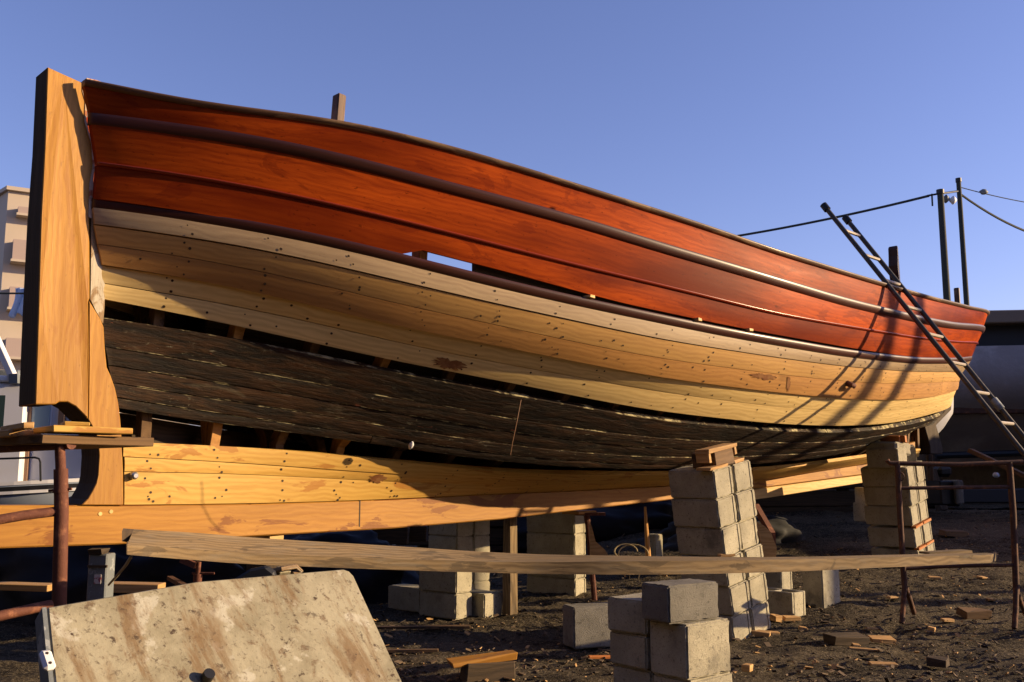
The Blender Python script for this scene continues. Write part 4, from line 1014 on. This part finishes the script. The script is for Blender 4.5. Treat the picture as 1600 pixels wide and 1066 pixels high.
# bracket, strap and dark fabric at the panel's top
m = MB(); m.box((0, 0, 0), (.055, .03, .042), Matrix.Translation(at(441, 894, 3.42)) @ M_, jit=.002); m.build('latch_block', MT['sheet'], pn, bevel=.006)
m = MB(); m.tube([at(410, 897, 3.42), at(425, 893, 3.4), at(440, 889, 3.38), at(462, 885, 3.42), at(470, 892, 3.46), at(458, 897, 3.44)], .009, 8); m.build('strap_loop', MT['oldrab'], pn, smooth=40)
m = MB(); 
m.prism([(0, 0), (.06, .035), (.12, .045), (.155, .02), (.14, -.02), (.09, -.045), (.03, -.03)], lambda x, z, d: at(364, 906, 3.32) + Vector((x * .9, d + x * .12, z)), -.01, .03); m.build('dark_cloth', MT['bhull2'], bevel=.008, label='dark cloth draped over the top edge of the spotted panel', cat='cloth')

# things in the dark under the stern
yb = 4.9
bx = empty('junction_post', (at(154, 950, yb).x, yb, 0), label='grey painted post with a torn sticker under the keel at left', cat='post')
inv = Vector(bx.location)
def bxp(u, v, dY=0): return at(u, v, yb + dY) - inv
a, b = bxp(138.5, 866), bxp(168.5, 866)
wd = b.x - a.x; zt_ = a.z
MB().box(((a.x + b.x) / 2, .05, zt_ / 2), (wd, .1, zt_), jit=.002).build('post_body', MT['boxgrey'], bx, bevel=.006)
MB().box(((a.x + b.x) / 2, -.002, bxp(150, 885).z), (wd * 1.02, .012, .012)).build('wire_band', MT['darkwood'], bx)
s_ = bxp(153, 905); MB().box((s_.x, -.004, s_.z), (.034, .003, .045)).build('sticker', MT['sticker'], bx)
MB().box((s_.x - .02, .03, zt_ + .015), (wd * .7, .08, .03), jit=.01).build('post_cap', MT['darkwood'], bx)
m = MB(); m.tube([at(205, 870, 3.6), at(196, 884, 3.9), at(186, 896, 4.3), at(170, 914, 4.8)], .006, 6); m.build('rope_end', MT['rope'], smooth=40, label='thin pale rope hanging down from the near end of the long board', cat='rope')
for (u0, v0, u1, v1, Y, h, lb) in ((-40, 914, 82, 918, 5.6, .035, 'sunlit slat edge low behind the left trestle'), (168, 917, 253, 919, 5.6, .05, 'sunlit slat edge right of the grey post')):
    m = MB(); m.bar(at(u0, v0, Y), at(u1, v1, Y), .12, h); m.build('wood_batten', MT['scrap'], bevel=.003, label=lb, cat='slat')
jk = empty('screw_jack', (at(308, 905, 5.1).x, 5.1, 0), label='rusty screw jack with a handle behind the spotted panel', cat='jack'); 
def jp(u, v, dY=0): return at(u, v, 5.1 + dY)
pipe('jack_body', [jp(309, 897), (jp(309, 897).x, 5.1, 0)], .022, jk); pipe('jack_screw', [jp(311, 878), jp(309, 898)], .012, jk); pipe('jack_handle', [jp(300, 896), jp(335, 896)], .006, jk)
m = MB(); m.bar(jp(283, 874) - Vector(jk.location), jp(306, 884) - Vector(jk.location), .03, .03); m.build('jack_arm', MT['rust'], jk)
m = MB(); m.bar(at(265, 903, 5.2), at(292, 918, 5.0), .03, .02); m.build('iron_bar', MT['rustd'], label='short iron bar beside the screw jack', cat='bar')

def heap(name, cx, cy, sx, sy, sz, mat, label, cat, seed=0, z0=0.0, rz=0.0):
    bm = bmesh.new(); bmesh.ops.create_icosphere(bm, subdivisions=5, radius=1)
    for v in bm.verts:
        n = mn.noise(v.co * 1.7 + Vector((seed, 0, 0))) * .35 + mn.noise(v.co * 5 + Vector((seed, 3, 0))) * .12 + abs(mn.noise(v.co * Vector((9, 9, 3)) + Vector((0, seed, 0)))) * .07
        v.co = v.co * (1 + n); v.co.z = max(v.co.z, -.2)
    me = bpy.data.meshes.new(name); bm.to_mesh(me); bm.free()
    o = link(name, me, MT[mat], smooth=80, label=label, cat=cat); o.location = (cx, cy, z0 + sz * .1); o.scale = (sx, sy, sz); o.rotation_euler = (0, 0, rz); return o
heap('tarpaulin_heap', -3.7, 8.6, 1.6, .8, .72, 'tarp', 'dark blue tarpaulin heap behind the left end of the keel', 'tarpaulin', 1)
heap('tarpaulin_heap', -1.9, 9.4, 1.0, .6, .55, 'tarp', 'smaller dark blue tarpaulin heap behind the grey post', 'tarpaulin', 5)
heap('tarpaulin_heap', 1.1, 13.0, 1.6, .7, .6, 'tarp', 'blue tarpaulin heap seen between the props under the keel', 'tarpaulin', 9, z0=.25)
def pile(cx, cy, L_, n, h, label, rz=0.2, mat='darkwood', z0=0.0, seed=1):
    """stack of timbers, each row a few baulks deep; every baulk is its own part"""
    root = empty('timber_stack', (cx, cy, z0), rz, label=label, cat='timber stack'); rs = random.Random(seed)
    for r in range(n):
        for k in range(2):
            m = MB(); m.box((rs.uniform(-.2, .2), k * .34 + rs.uniform(-.03, .03), h * (r + .5)), (L_ * rs.uniform(.85, 1.05), .3, h * .92), jit=.015); m.build('baulk', MT[mat], root, bevel=.008)
    return root
pile(-3.2, 10.6, 4.2, 4, .20, 'long dark timber stack in the shade behind the stern', .05)
pile(.3, 12.8, 3.6, 4, .24, 'dark timber stack in the shade behind the sunlit pile', .15, seed=3)
pile(3.6, 14.2, 3.4, 3, .24, 'dark timber stack behind the tall tower', .2, z0=.45, seed=5)
heap('rubble_heap', 2.6, 11.6, 1.1, .5, .4, 'darkstuff', 'dark rubble heap under the bow behind the tall tower', 'rubble', 12, z0=.2)

# ------------------------------------------------------------------ ladder
_t = 6.6
for _ in range(30): _t = plane_tz(1393, 452, EF['sheer']((_t - EF['sheer'](0)[0]) / (EF['sheer'](1)[0] - EF['sheer'](0)[0]))[1] + .085)[0]
_b = EF['sheer']((_t - EF['sheer'](0)[0]) / (EF['sheer'](1)[0] - EF['sheer'](0)[0]))[1] + .085
LC = w2(_t, _b) + (plane_tz(1393, 452, _b)[1],)
print('ladder', _t, _b, LC)
def lad(d, w_):      # d metres out from the hull along the beam, w_ along the hull
    return Vector((LC[0] + .698 * d + .716 * w_, LC[1] - .716 * d + .698 * w_, LC[2] - 1.476 * d))
ld = empty('ladder', lad(1.93, 0), label='long narrow metal ladder leaning against the bow of the boat', cat='ladder')
base = Vector(ld.location)
ends = [(-.60, 1.96), (-.555, 1.96)]
for i, w_ in enumerate((-.005, .33)):
    m = MB(); m.tube([lad(ends[i][0], w_) - base, lad(1.96, w_) - base], .022, 12); ra = m.build('rail', MT['alu'], ld, smooth=40)
    m = MB(); m.tube([lad(ends[i][0] - .01, w_) - base, lad(ends[i][0] + .03, w_) - base], .034, 12); m.build('end_cap', MT['black'], ra, smooth=40)
k = 0; d = -.42
while d < 1.9:
    m = MB(); m.tube([lad(d, 0) - base, lad(d, .325) - base], .0155, 8); m.build('rung', MT['rung'], ld, smooth=40); d += .178
m = MB(); m.tube([lad(.68, .33) - base, lad(.74, .33) - base], .032, 10); m.build('joint_sleeve', MT['boxgrey'], ld, smooth=40)

# ------------------------------------------------------------------ poles and wires
def pole(u, v, Y, r, label):
    t = at(u, v, Y); g = .62
    root = empty('utility_pole', (t.x, Y, g), label=label, cat='utility pole'); inv = Vector(root.location)
    m = MB(); m.tube([Vector((0, 0, 0)), t - inv], [r * 1.2, r * .9], 12); m.build('shaft', MT['pole'], root, smooth=40)
    m = MB(); m.tube([t - inv - Vector((0, 0, .12)), t - inv + Vector((0, 0, .03))], r * 1.12, 12); m.build('cap', MT['black'], root, smooth=40)
    return root, inv, t
p1, i1, t1 = pole(1469, 298, 33, .12, 'dark wooden utility pole, thicker and shorter of the two')
p2, i2, t2 = pole(1497.5, 280, 35, .095, 'dark wooden utility pole, taller and thinner of the two')
m = MB(); m.tube([at(1449, 306, 33) - i1, at(1466, 303, 33) - i1], .035, 8); m.tube([at(1466, 303, 33) - i1, at(1482, 301, 33.6) - i1, at(1496, 299, 34.6) - i1], .04, 8); m.build('crossarm', MT['black'], p1, smooth=40)
for (u, v) in ((1478, 311), (1489, 313)):
    c = at(u, v, 33.2) - i1; m = MB(); m.tube([c - Vector((.12, 0, 0)), c - Vector((.06, 0, 0)), c, c + Vector((.07, 0, 0)), c + Vector((.12, 0, 0))], [.05, .1, .16, .1, .05], 12); m.build('insulator', MT['white'] if u > 1480 else MT['boxgrey'], p1, smooth=60)
m = MB(); m.tube([at(1456, 303, 33) - i1, at(1457, 322, 33) - i1], .03, 6); m.build('drop_wire', MT['wire'], p1)
def wire(pts, r, label, name='overhead_cable', cat='cable'):
    m = MB(); m.tube(pts, r, 6); return m.build(name, MT['wire'], smooth=40, label=label, cat=cat)
def cat_(a, b, sag, n=20): return [a.lerp(b, i / n) - Vector((0, 0, sag * 4 * (i / n) * (1 - i / n))) for i in range(n + 1)]
wire(cat_(at(1452, 306, 33), at(880, 400, 41), .35), .045, 'thick overhead cable from the poles down behind the boat to the left')
wire(cat_(at(1498, 292, 35), at(1760, 330, 38), .25), .018, 'thin upper wire running right from the taller pole')
wire(cat_(at(1500, 303, 35), at(1760, 372, 40), .9), .045, 'thicker lower cable running right from the taller pole')
c = at(1537, 300, 35.3); m = MB(); m.tube([c - Vector((.16, 0, -.01)), c - Vector((.05, 0, 0)), c + Vector((.05, 0, 0)), c + Vector((.16, 0, -.02))], [.03, .11, .11, .03], 10); m.build('insulator', MT['boxgrey'], smooth=60, label='small insulator on the thin upper wire', cat='insulator')
wire([at(-200, 457, 30), at(0, 458.5, 30), at(160, 459, 30)], .03, 'thin dark wire crossing in front of the beige apartment block')

# ------------------------------------------------------------------ apartment block at the left
YB = 60.0; C0 = at(13, 300, YB); e = Vector((.86, .51, 0)); nf = Vector((.51, -.86, 0)); ztop = at(12, 298, YB).z
bd = empty('apartment_block', (C0.x, C0.y, 0), math.atan2(e.y, e.x), label='beige apartment block with balconies behind the stern at left', cat='building')
W_ = 12.0; D_ = 14.0
wd_ = Vector((-.70, .71, 0)) * 12; lx, ly = wd_.dot(e), wd_.dot(Vector((-e.y, e.x, 0)))
m = MB(); m.prism([(0, 0), (W_, 0), (W_, D_), (lx, D_), (lx, ly)], lambda a, c, d: (a, c, d), 0, ztop); m.build('walls', MT['stucco'], bd)
m = MB(); m.prism([(-.12, -.3), (W_ + .3, -.3), (W_ + .3, D_), (lx - .3, D_), (lx - .35, ly - .1)], lambda a, c, d: (a, c, d), ztop, ztop + .25); m.build('roof_edge', MT['stucco'], bd)
zf = lambda v: at(25, v, YB - .5).z
for (v0, v1, x0, d_, nm) in ((321, 331, .6, .75, 'ledge'), (374, 405, .45, 1.0, 'balcony'), (448, 480, .45, 1.0, 'balcony'), (528, 557, .45, 1.0, 'balcony'), (606, 636, .45, 1.0, 'balcony')):
    z1, z0 = zf(v0), zf(v1)
    m = MB(); m.box((x0 + 4.5, -d_ / 2, (z0 + z1) / 2), (9, d_ - .01, z1 - z0)); bo = m.build(nm, MT['stucco2'], bd)
    m = MB(); m.box((x0 + 4.5, -d_ / 2, z0 - .08), (9.15, d_ + .1, .15)); m.build('slab', MT['stucco'], bo)
m = MB(); m.tube([(lx * .3 - .08, ly * .3 - .05, 0), (lx * .3 - .08, ly * .3 - .05, ztop - 2)], .09, 8); m.build('drainpipe', MT['boxgrey'], bd)
# laundry
bm = bmesh.new(); nx_, nz_ = 14, 14
cl0 = at(24, 450, 58.3)
V = []
for j in range(nz_ + 1):
    for i in range(nx_ + 1):
        x = i / nx_ * 1.25; zz = -j / nz_ * (1.75 + .16 * math.sin(i * .9)) ; V.append((x - .25 * (j / nz_) ** 2 * (1 - i / nx_), .12 * math.sin(i * 1.3 + j * .3), zz))
me = bpy.data.meshes.new('laundry'); me.from_pydata(V, [], [(j * (nx_ + 1) + i, j * (nx_ + 1) + i + 1, (j + 1) * (nx_ + 1) + i + 1, (j + 1) * (nx_ + 1) + i) for j in range(nz_) for i in range(nx_)])
o = link('hanging_laundry', me, MT['cloth'], smooth=80, label='pale blue cloth hanging from a balcony of the beige block', cat='laundry'); o.location = cl0
sm = o.modifiers.new('thick', 'SOLIDIFY'); sm.thickness = .02

# ------------------------------------------------------------------ white cabin boat at the left
YC = 13.0
wb = empty('cabin_boat', (at(40, 780, YC).x, YC, 0), label='white cabin boat with blue windows behind the sternpost', cat='boat'); iv = Vector(wb.location)
def wp(u, v, dY=0): return at(u, v, YC + dY) - iv
# hull: lofted, bow to the right
m = MB(); n = 26; rows = [(0, 1.0, 'd'), (.12, 1.0, ''), (.35, .93, ''), (.6, .8, ''), (.8, .55, ''), (1, .1, '')]
zd0 = wp(0, 766).z; zd1 = wp(125, 750).z; x0 = wp(-420, 760).x; x1 = wp(172, 760).x
for i in range(n + 1):
    s = i / n; x = x0 + (x1 - x0) * s; hb = 1.15 * (1 - max(0, (s - .5) / .5) ** 2.6) ** .8 * (.75 + .25 * min(1, s * 3)) + .02; zd = zd0 + (zd1 - zd0) * max(0, (s - .5)) * 2.2
    for f, kb_, _ in rows: m.v.append(Vector((x - f * f * .6 * max(0, s - .7), 1.2 - hb * kb_, zd - f * .75)))
    for f, kb_, _ in reversed(rows): m.v.append(Vector((x - f * f * .6 * max(0, s - .7), 1.2 + hb * kb_, zd - f * .75)))
K = 12
for i in range(n):
    for k in range(K):
        m.face([i * K + k, i * K + (k + 1) % K, (i + 1) * K + (k + 1) % K, (i + 1) * K + k], [(0, 0)] * 4, 0)
m.face([k for k in range(K)], [(0, 0)] * K); m.face([n * K + k for k in range(K)], [(0, 0)] * K)
hl = m.build('hull', MT['bhull'], wb, smooth=50)
def strip(name, z_off, h, out, mat):
    m = MB(); 
    for i in range(n + 1):
        s = i / n; x = x0 + (x1 - x0) * s; hb = 1.15 * (1 - max(0, (s - .5) / .5) ** 2.6) ** .8 * (.75 + .25 * min(1, s * 3)) + .02 + out; zd = zd0 + (zd1 - zd0) * max(0, (s - .5)) * 2.2 + z_off
        m.v += [Vector((x, 1.2 - hb, zd)), Vector((x, 1.2 - hb, zd - h)), Vector((x, 1.2 - hb + .06, zd - h)), Vector((x, 1.2 - hb + .06, zd))]
    for i in range(n):
        for k in range(4): m.face([4 * i + k, 4 * i + (k + 1) % 4, 4 * i + 4 + (k + 1) % 4, 4 * i + 4 + k], [(0, 0)] * 4)
    m.build(name, MT[mat], wb)
strip('toe_rail', .045, .05, .01, 'white'); strip('black_stripe', -.025, .055, .014, 'black'); strip('rub_rail', -.085, .04, .02, 'white')
# cabin: front face turned to the sun, long side towards us
ca, cb_ = wp(22, 594), wp(22, 762); zr = ca.z; zf_ = cb_.z - .03
xc = ca.x; M = Matrix.Translation(Vector((xc, .35, 0))) @ Matrix.Rotation(R(12), 4, 'Z')
m = MB(); m.box((-1.3, .75, (zr + zf_) / 2), (2.6, 1.5, zr - zf_), M); cab = m.build('cabin', MT['white'], wb, bevel=.03)
m = MB(); m.box((-1.25, .75, zr + .045), (2.8, 1.6, .09), M); m.build('cabin_roof', MT['white'], wb, bevel=.02)
def win(x, z0, z1, wd, name='window', yaw=None, y=0.0, glass='glassd', frame='black', fw=.035):
    m = MB(); Mw = Matrix.Translation(Vector((x, y, 0))) @ Matrix.Rotation(R(12) if yaw is None else yaw, 4, 'Z')
    m.box((0, -.006, (z0 + z1) / 2), (wd + 2 * fw, .03, z1 - z0 + 2 * fw), Mw); f = m.build(name, MT[frame], wb, bevel=.01)
    m = MB(); m.box((0, -.016, (z0 + z1) / 2), (wd, .03, z1 - z0), Mw); m.build('pane', MT[glass], f)
a, b = wp(-22, 615).z, wp(-22, 668).z
win(wp(-36, 640).x, b, a, .43, y=.35 - .07); win(wp(-98, 640).x, b, a, .42, y=.24 - .07)
# forward wheelhouse with wood framed panes
xs0 = wp(30, 640, .5).x; xs1 = wp(132, 640, .5).x; zt2 = wp(60, 622, .5).z; zb2 = wp(60, 752, .5).z
m = MB(); m.box(((xs0 + xs1) / 2, 1.15, (zt2 + zb2) / 2), (xs1 - xs0, 1.2, zt2 - zb2 - .0)); m.build('wheelhouse', MT['white'], wb, bevel=.02)
m = MB(); m.box(((xs0 + xs1) / 2, 1.15, zt2 + .05), (xs1 - xs0 + .12, 1.35, .08)); m.build('wheelhouse_roof', MT['white'], wb, bevel=.02)
for (u0, u1) in ((50, 78), (108, 121)):
    xa_, xb_ = wp(u0, 640, .5).x, wp(u1, 640, .5).x; z1_ = wp(60, 632, .5).z; z0_ = wp(60, 668, .5).z
    m = MB(); m.box(((xa_ + xb_) / 2, .535, (z0_ + z1_) / 2), (xb_ - xa_ + .05, .03, z1_ - z0_ + .05)); f = m.build('window', MT['white'], wb)
    m = MB(); m.box(((xa_ + xb_) / 2, .522, (z0_ + z1_) / 2), (xb_ - xa_, .03, z1_ - z0_)); m.build('pane', MT['glass'], f)
for (u0, u1, v0, v1) in ((37, 47, 632, 752), (89, 99, 632, 668), (30, 42, 702, 752)):
    xa_, xb_ = wp(u0, 640, .45).x, wp(u1, 640, .45).x; m = MB(); m.box(((xa_ + xb_) / 2, .52, (wp(60, v0, .5).z + wp(60, v1, .5).z) / 2), (xb_ - xa_, .05, wp(60, v0, .5).z - wp(60, v1, .5).z)); m.build('wood_trim', MT['trim'], wb, bevel=.005)
m = MB(); y_ = .1
m.tube([wp(-200, 719), wp(0, 717), wp(55, 715), wp(61, 717), wp(63, 722), wp(63.5, 752)], .014, 8); m.tube([wp(-80, 717), wp(-80, 756)], .014, 8); m.build('handrail', MT['black'], wb, smooth=40)
m = MB(); m.bar(wp(-30, 478, .3), wp(22, 592, .3), .12, .09); m.build('mast_stay', MT['white'], wb, bevel=.01)
m = MB(); m.box((-.75, .5, zr + .13), (1.2, .7, .11), M, jit=.01); m.build('roof_bundle', MT['boxgrey'], wb, bevel=.02)
m = MB(); m.bar(wp(25, 585, .3), wp(25, 600, .3), .16, .12); m.build('stay_bracket', MT['boxgrey'], wb)

# ------------------------------------------------------------------ hulls and yard wall at the right rear
def loft_hull(root, name, secs, mat, smooth=60):
    m = MB(); K = len(secs[0])
    for s in secs: m.v += [Vector(p) for p in s]
    for i in range(len(secs) - 1):
        for k in range(K - 1): m.face([i * K + k, i * K + k + 1, (i + 1) * K + k + 1, (i + 1) * K + k], [(0, 0)] * 4)
    m.face(list(range(K)), [(0, 0)] * K); m.face([(len(secs) - 1) * K + k for k in range(K)], [(0, 0)] * K)
    return m.build(name, MT[mat], root, smooth=smooth)
GB = at(1440, 600, 17.0)
gb = empty('grey_hulk', (GB.x, 17.0, .62), R(-7), label='large scuffed grey boat hull with black upper band behind the bow', cat='boat')
zz = lambda v, Y=16.2: at(1520, v, Y).z - .62
prof = [(-.05, zz(530)), (-.12, zz(548)), (-.2, zz(575)), (-.12, zz(602)), (.1, zz(622)), (.5, zz(650)), (1.2, zz(690)), (1.7, zz(725))]
def gsec(x, k, top): return [(x, -1.1 * k + 1.4 + p[0] * 1.0 if p[0] < .3 else 1.4 - 1.1 * k + p[0], p[1] + top) for p in prof] + [(x, 3.2 + .9 * (k - 1), p[1] + top) for p in reversed(prof[:5])]
loft_hull(gb, 'hull', [gsec(x, k, 0) for x, k in ((-1.2, .2), (-.8, .6), (-.2, .85), (.6, 1), (3, 1.1), (7, 1.15), (13, 1.15))], 'ghull')
def slab(x0, x1, y0, y1, z0, z1, name, mat, bev=.02):
    m = MB(); m.box(((x0 + x1) / 2, (y0 + y1) / 2, (z0 + z1) / 2), (x1 - x0, y1 - y0, z1 - z0)); return m.build(name, MT[mat], gb, bevel=bev)
slab(-.9, 13, .45, 3.4, zz(531), zz(492), 'upper_band', 'bhull2'); slab(-1.0, 13.1, .12, 3.6, zz(494), zz(473), 'bulwark_cap', 'brownroof')
slab(-.2, 13, .5, 3.2, zz(640), zz(618), 'rust_band', 'rustd')
for x in (.3, 2.6, 5.2, 8): slab(x, x + .22, .9, 1.15, 0, zz(660), 'shore', 'darkwood')
# white hull peeping out under the bow
wh = empty('white_dinghy', (at(1440, 740, 14.8).x, 14.8, .62), label='dirty white rounded hull peeping out below the bow of the big boat', cat='boat')
secs = []
for i in range(15):
    s = i / 14; x = -1.9 + 2.42 * s; k = max(0.03, (1 - s ** 2.2)) ** .6
    zt__ = at(1480, 600, 14.8).z - .62; zbm = at(1440, 722, 14.8).z - .62; zbm += (zt__ - zbm) * (s ** 5) * .6
    secs.append([(x, -.85 * k * c_ ** .8 if c_ > 0 else 0, zbm + (zt__ - zbm) * (1 - math.cos(a_)) ** .9) for a_, c_ in [(q * math.pi / 2 / 8, math.sin(q * math.pi / 2 / 8)) for q in range(8, -1, -1)]] + [(x, .85 * k * math.sin(q * math.pi / 2 / 8) ** .8, zbm + (zt__ - zbm) * (1 - math.cos(q * math.pi / 2 / 8)) ** .9) for q in range(1, 9)])
loft_hull(wh, 'hull', secs, 'whull')
m = MB(); m.bar((-1.3, -.3, 0), (-1.3, -.2, .5), .14, .14); m.build('cradle_leg', MT['darkwood'], wh)
m = MB(); m.bar((.15, -.3, 0), (.1, -.1, .6), .12, .12); m.build('cradle_leg', MT['darkwood'], wh)
# yard wall and clutter
wl = MB(); wl.box((11.6, 20.5, 1.8), (17, .5, 2.6)); wl.build('yard_wall', MT['stone'], bevel=.02, label='grimy dark stone wall behind the grey hulk', cat='wall')
def clut(name, u0, u1, v0, v1, Y, mat, label, cat, d=.5, yaw=0.0, bev=.02, jit=.01):
    a, b = at(u0, v0, Y), at(u1, v1, Y); m = MB(); m.box((0, 0, 0), (b.x - a.x, d, a.z - b.z), jit=jit); o = m.build(name, MT[mat], bevel=bev, label=label, cat=cat); o.location = ((a.x + b.x) / 2, Y + d / 2, (a.z + b.z) / 2); o.rotation_euler = (0, 0, yaw); return o
clut('crate', 1462, 1496, 752, 790, 13.6, 'black', 'black crate on the ground behind the bow tower', 'crate', yaw=.2)
clut('crate', 1495, 1508, 750, 788, 13.5, 'boxgrey', 'narrow grey crate right of the black crate', 'crate')
clut('tank', 1350, 1500, 770, 792, 15.5, 'darkstuff', 'low dark tank lying across the rear of the yard', 'tank')
clut('machine_box', 1500, 1640, 764, 786, 15.0, 'bhull2', 'low black box at the right rear of the yard', 'box')
clut('board', 1448, 1462, 695, 770, 13.9, 'rib', 'brown upright board under the white hull', 'board', d=.08)
clut('drum', 1466, 1490, 728, 745, 14.6, 'black', 'small black drum under the white hull', 'drum', d=.3, bev=.05)
m = MB(); m.bar(at(1516, 704, 13.5), at(1640, 762, 13.0), .5, .06); m.build('sloping_plank', MT['rib'], bevel=.006, label='broad brown plank sloping down at the right rear', cat='board')
for (v, Y, lb) in ((664, 19.6, 'upper'), (682, 19.6, 'middle'), (712, 17.5, 'lower')):
    m = MB(); m.tube([at(1462, v, Y), at(1680, v - 6, Y)], .06, 8); m.build('scaffold_pole', MT['black'], smooth=40, label='%s horizontal dark pole in front of the yard wall' % lb, cat='pole')
clut('paint_pot', 1556, 1563, 738, 746, 13.0, 'cloth', 'small pale blue pot on the clutter at right rear', 'pot', d=.1)
# two tall mooring poles off to the right; their soft shadows fall on the bow planks
for (u_, v_, lb) in ((1358, 578, 'nearer'), (1403, 581, 'farther')):
    _b = 1.7; fn = EF['L2']
    tau = min((abs(proj_uv(*fn(i / 900))[0] - u_), i / 900) for i in range(760))[1]; pq = fn(tau); xy = w2(pq[0], pq[1])
    X_ = 15.0; Y_ = xy[1] + (X_ - xy[0]) * SUN.y / SUN.x
    po = empty('mooring_pole', (X_, Y_, .3), label='tall dark mooring pole beyond the right edge, %s of two' % lb, cat='pole')
    m = MB(); m.tube([(0, 0, 0), (0, 0, 6.5)], [.10, .075], 12); m.build('shaft', MT['pole'], po, smooth=40)
    m = MB(); m.tube([(0, 0, 6.45), (0, 0, 6.6)], .10, 12); m.build('cap', MT['black'], po, smooth=40)
# unseen shed added beyond the right edge to shade the rear of the yard
ts_ = empty('shade_casting_shed', (16.5, 13.8, .62), 0, label='unseen low shed added beyond the right edge to shade the rear yard', cat='shed')
m = MB(); m.box((0, 0, 1.1), (6, 5.2, 2.2)); m.build('walls', MT['rib'], ts_)
m = MB(); m.prism([(-2.9, 2.15), (2.9, 2.15), (0, 3.0)], lambda a, c, d: (d, a, c), -3.2, 3.2); m.build('roof', MT['brownroof'], ts_)
# unseen dark hull added left of the camera to block low sky light
dh = empty('sky_blocking_hull', (-13.5, 1.5, 0), 0, label='unseen tall dark boat hull added left of the camera to block sky light', cat='boat')
m = MB(); NN = 16
for i in range(NN + 1):
    s_ = -1 + 2 * i / NN; k_ = max(.03, 1 - abs(s_) ** 3)
    for x_, z_ in ((-2.4, 9.0), (-2.2, 5), (-1.2, 1.6), (-.2, .7), (.2, .7), (1.2, 1.6), (2.2, 5), (2.4, 9.0)): m.v.append(Vector((x_ * k_, s_ * 12.5, z_)))
for i in range(NN):
    for k in range(8): m.face([i * 8 + k, i * 8 + (k + 1) % 8, i * 8 + 8 + (k + 1) % 8, i * 8 + 8 + k], [(0, 0)] * 4)
m.face(list(range(8)), [(0, 0)] * 8); m.face([NN * 8 + k for k in range(8)], [(0, 0)] * 8)
m.build('hull', MT['darkstuff'], dh, smooth=50)
for y_ in (-6, 0, 6):
    m = MB(); m.box((0, y_, .36), (1.2, .5, .72)); m.build('keel_block', MT['darkwood'], dh)
# unseen long dark shed added behind the camera to dim fill and reflections
sh = empty('fill_blocking_shed', (-4, -9, 0), R(4), label='unseen long dark timber shed added behind the camera to dim the fill', cat='shed')
m = MB(); m.box((0, -3, 4.2), (44, 6, 8.4)); m.build('walls', MT['darkwood'], sh)
m = MB(); m.prism([(-.8, 8.3), (6.8, 8.3), (3, 10.4)], lambda a, c, d: (d, -a + .2, c), -22.5, 22.5); m.build('roof', MT['brownroof'], sh)
for i in range(5):
    m = MB(); m.box((-17 + 8.5 * i, .04, 1.9), (3.6, .12, 3.8)); m.build('door', MT['rib'], sh, bevel=.01)
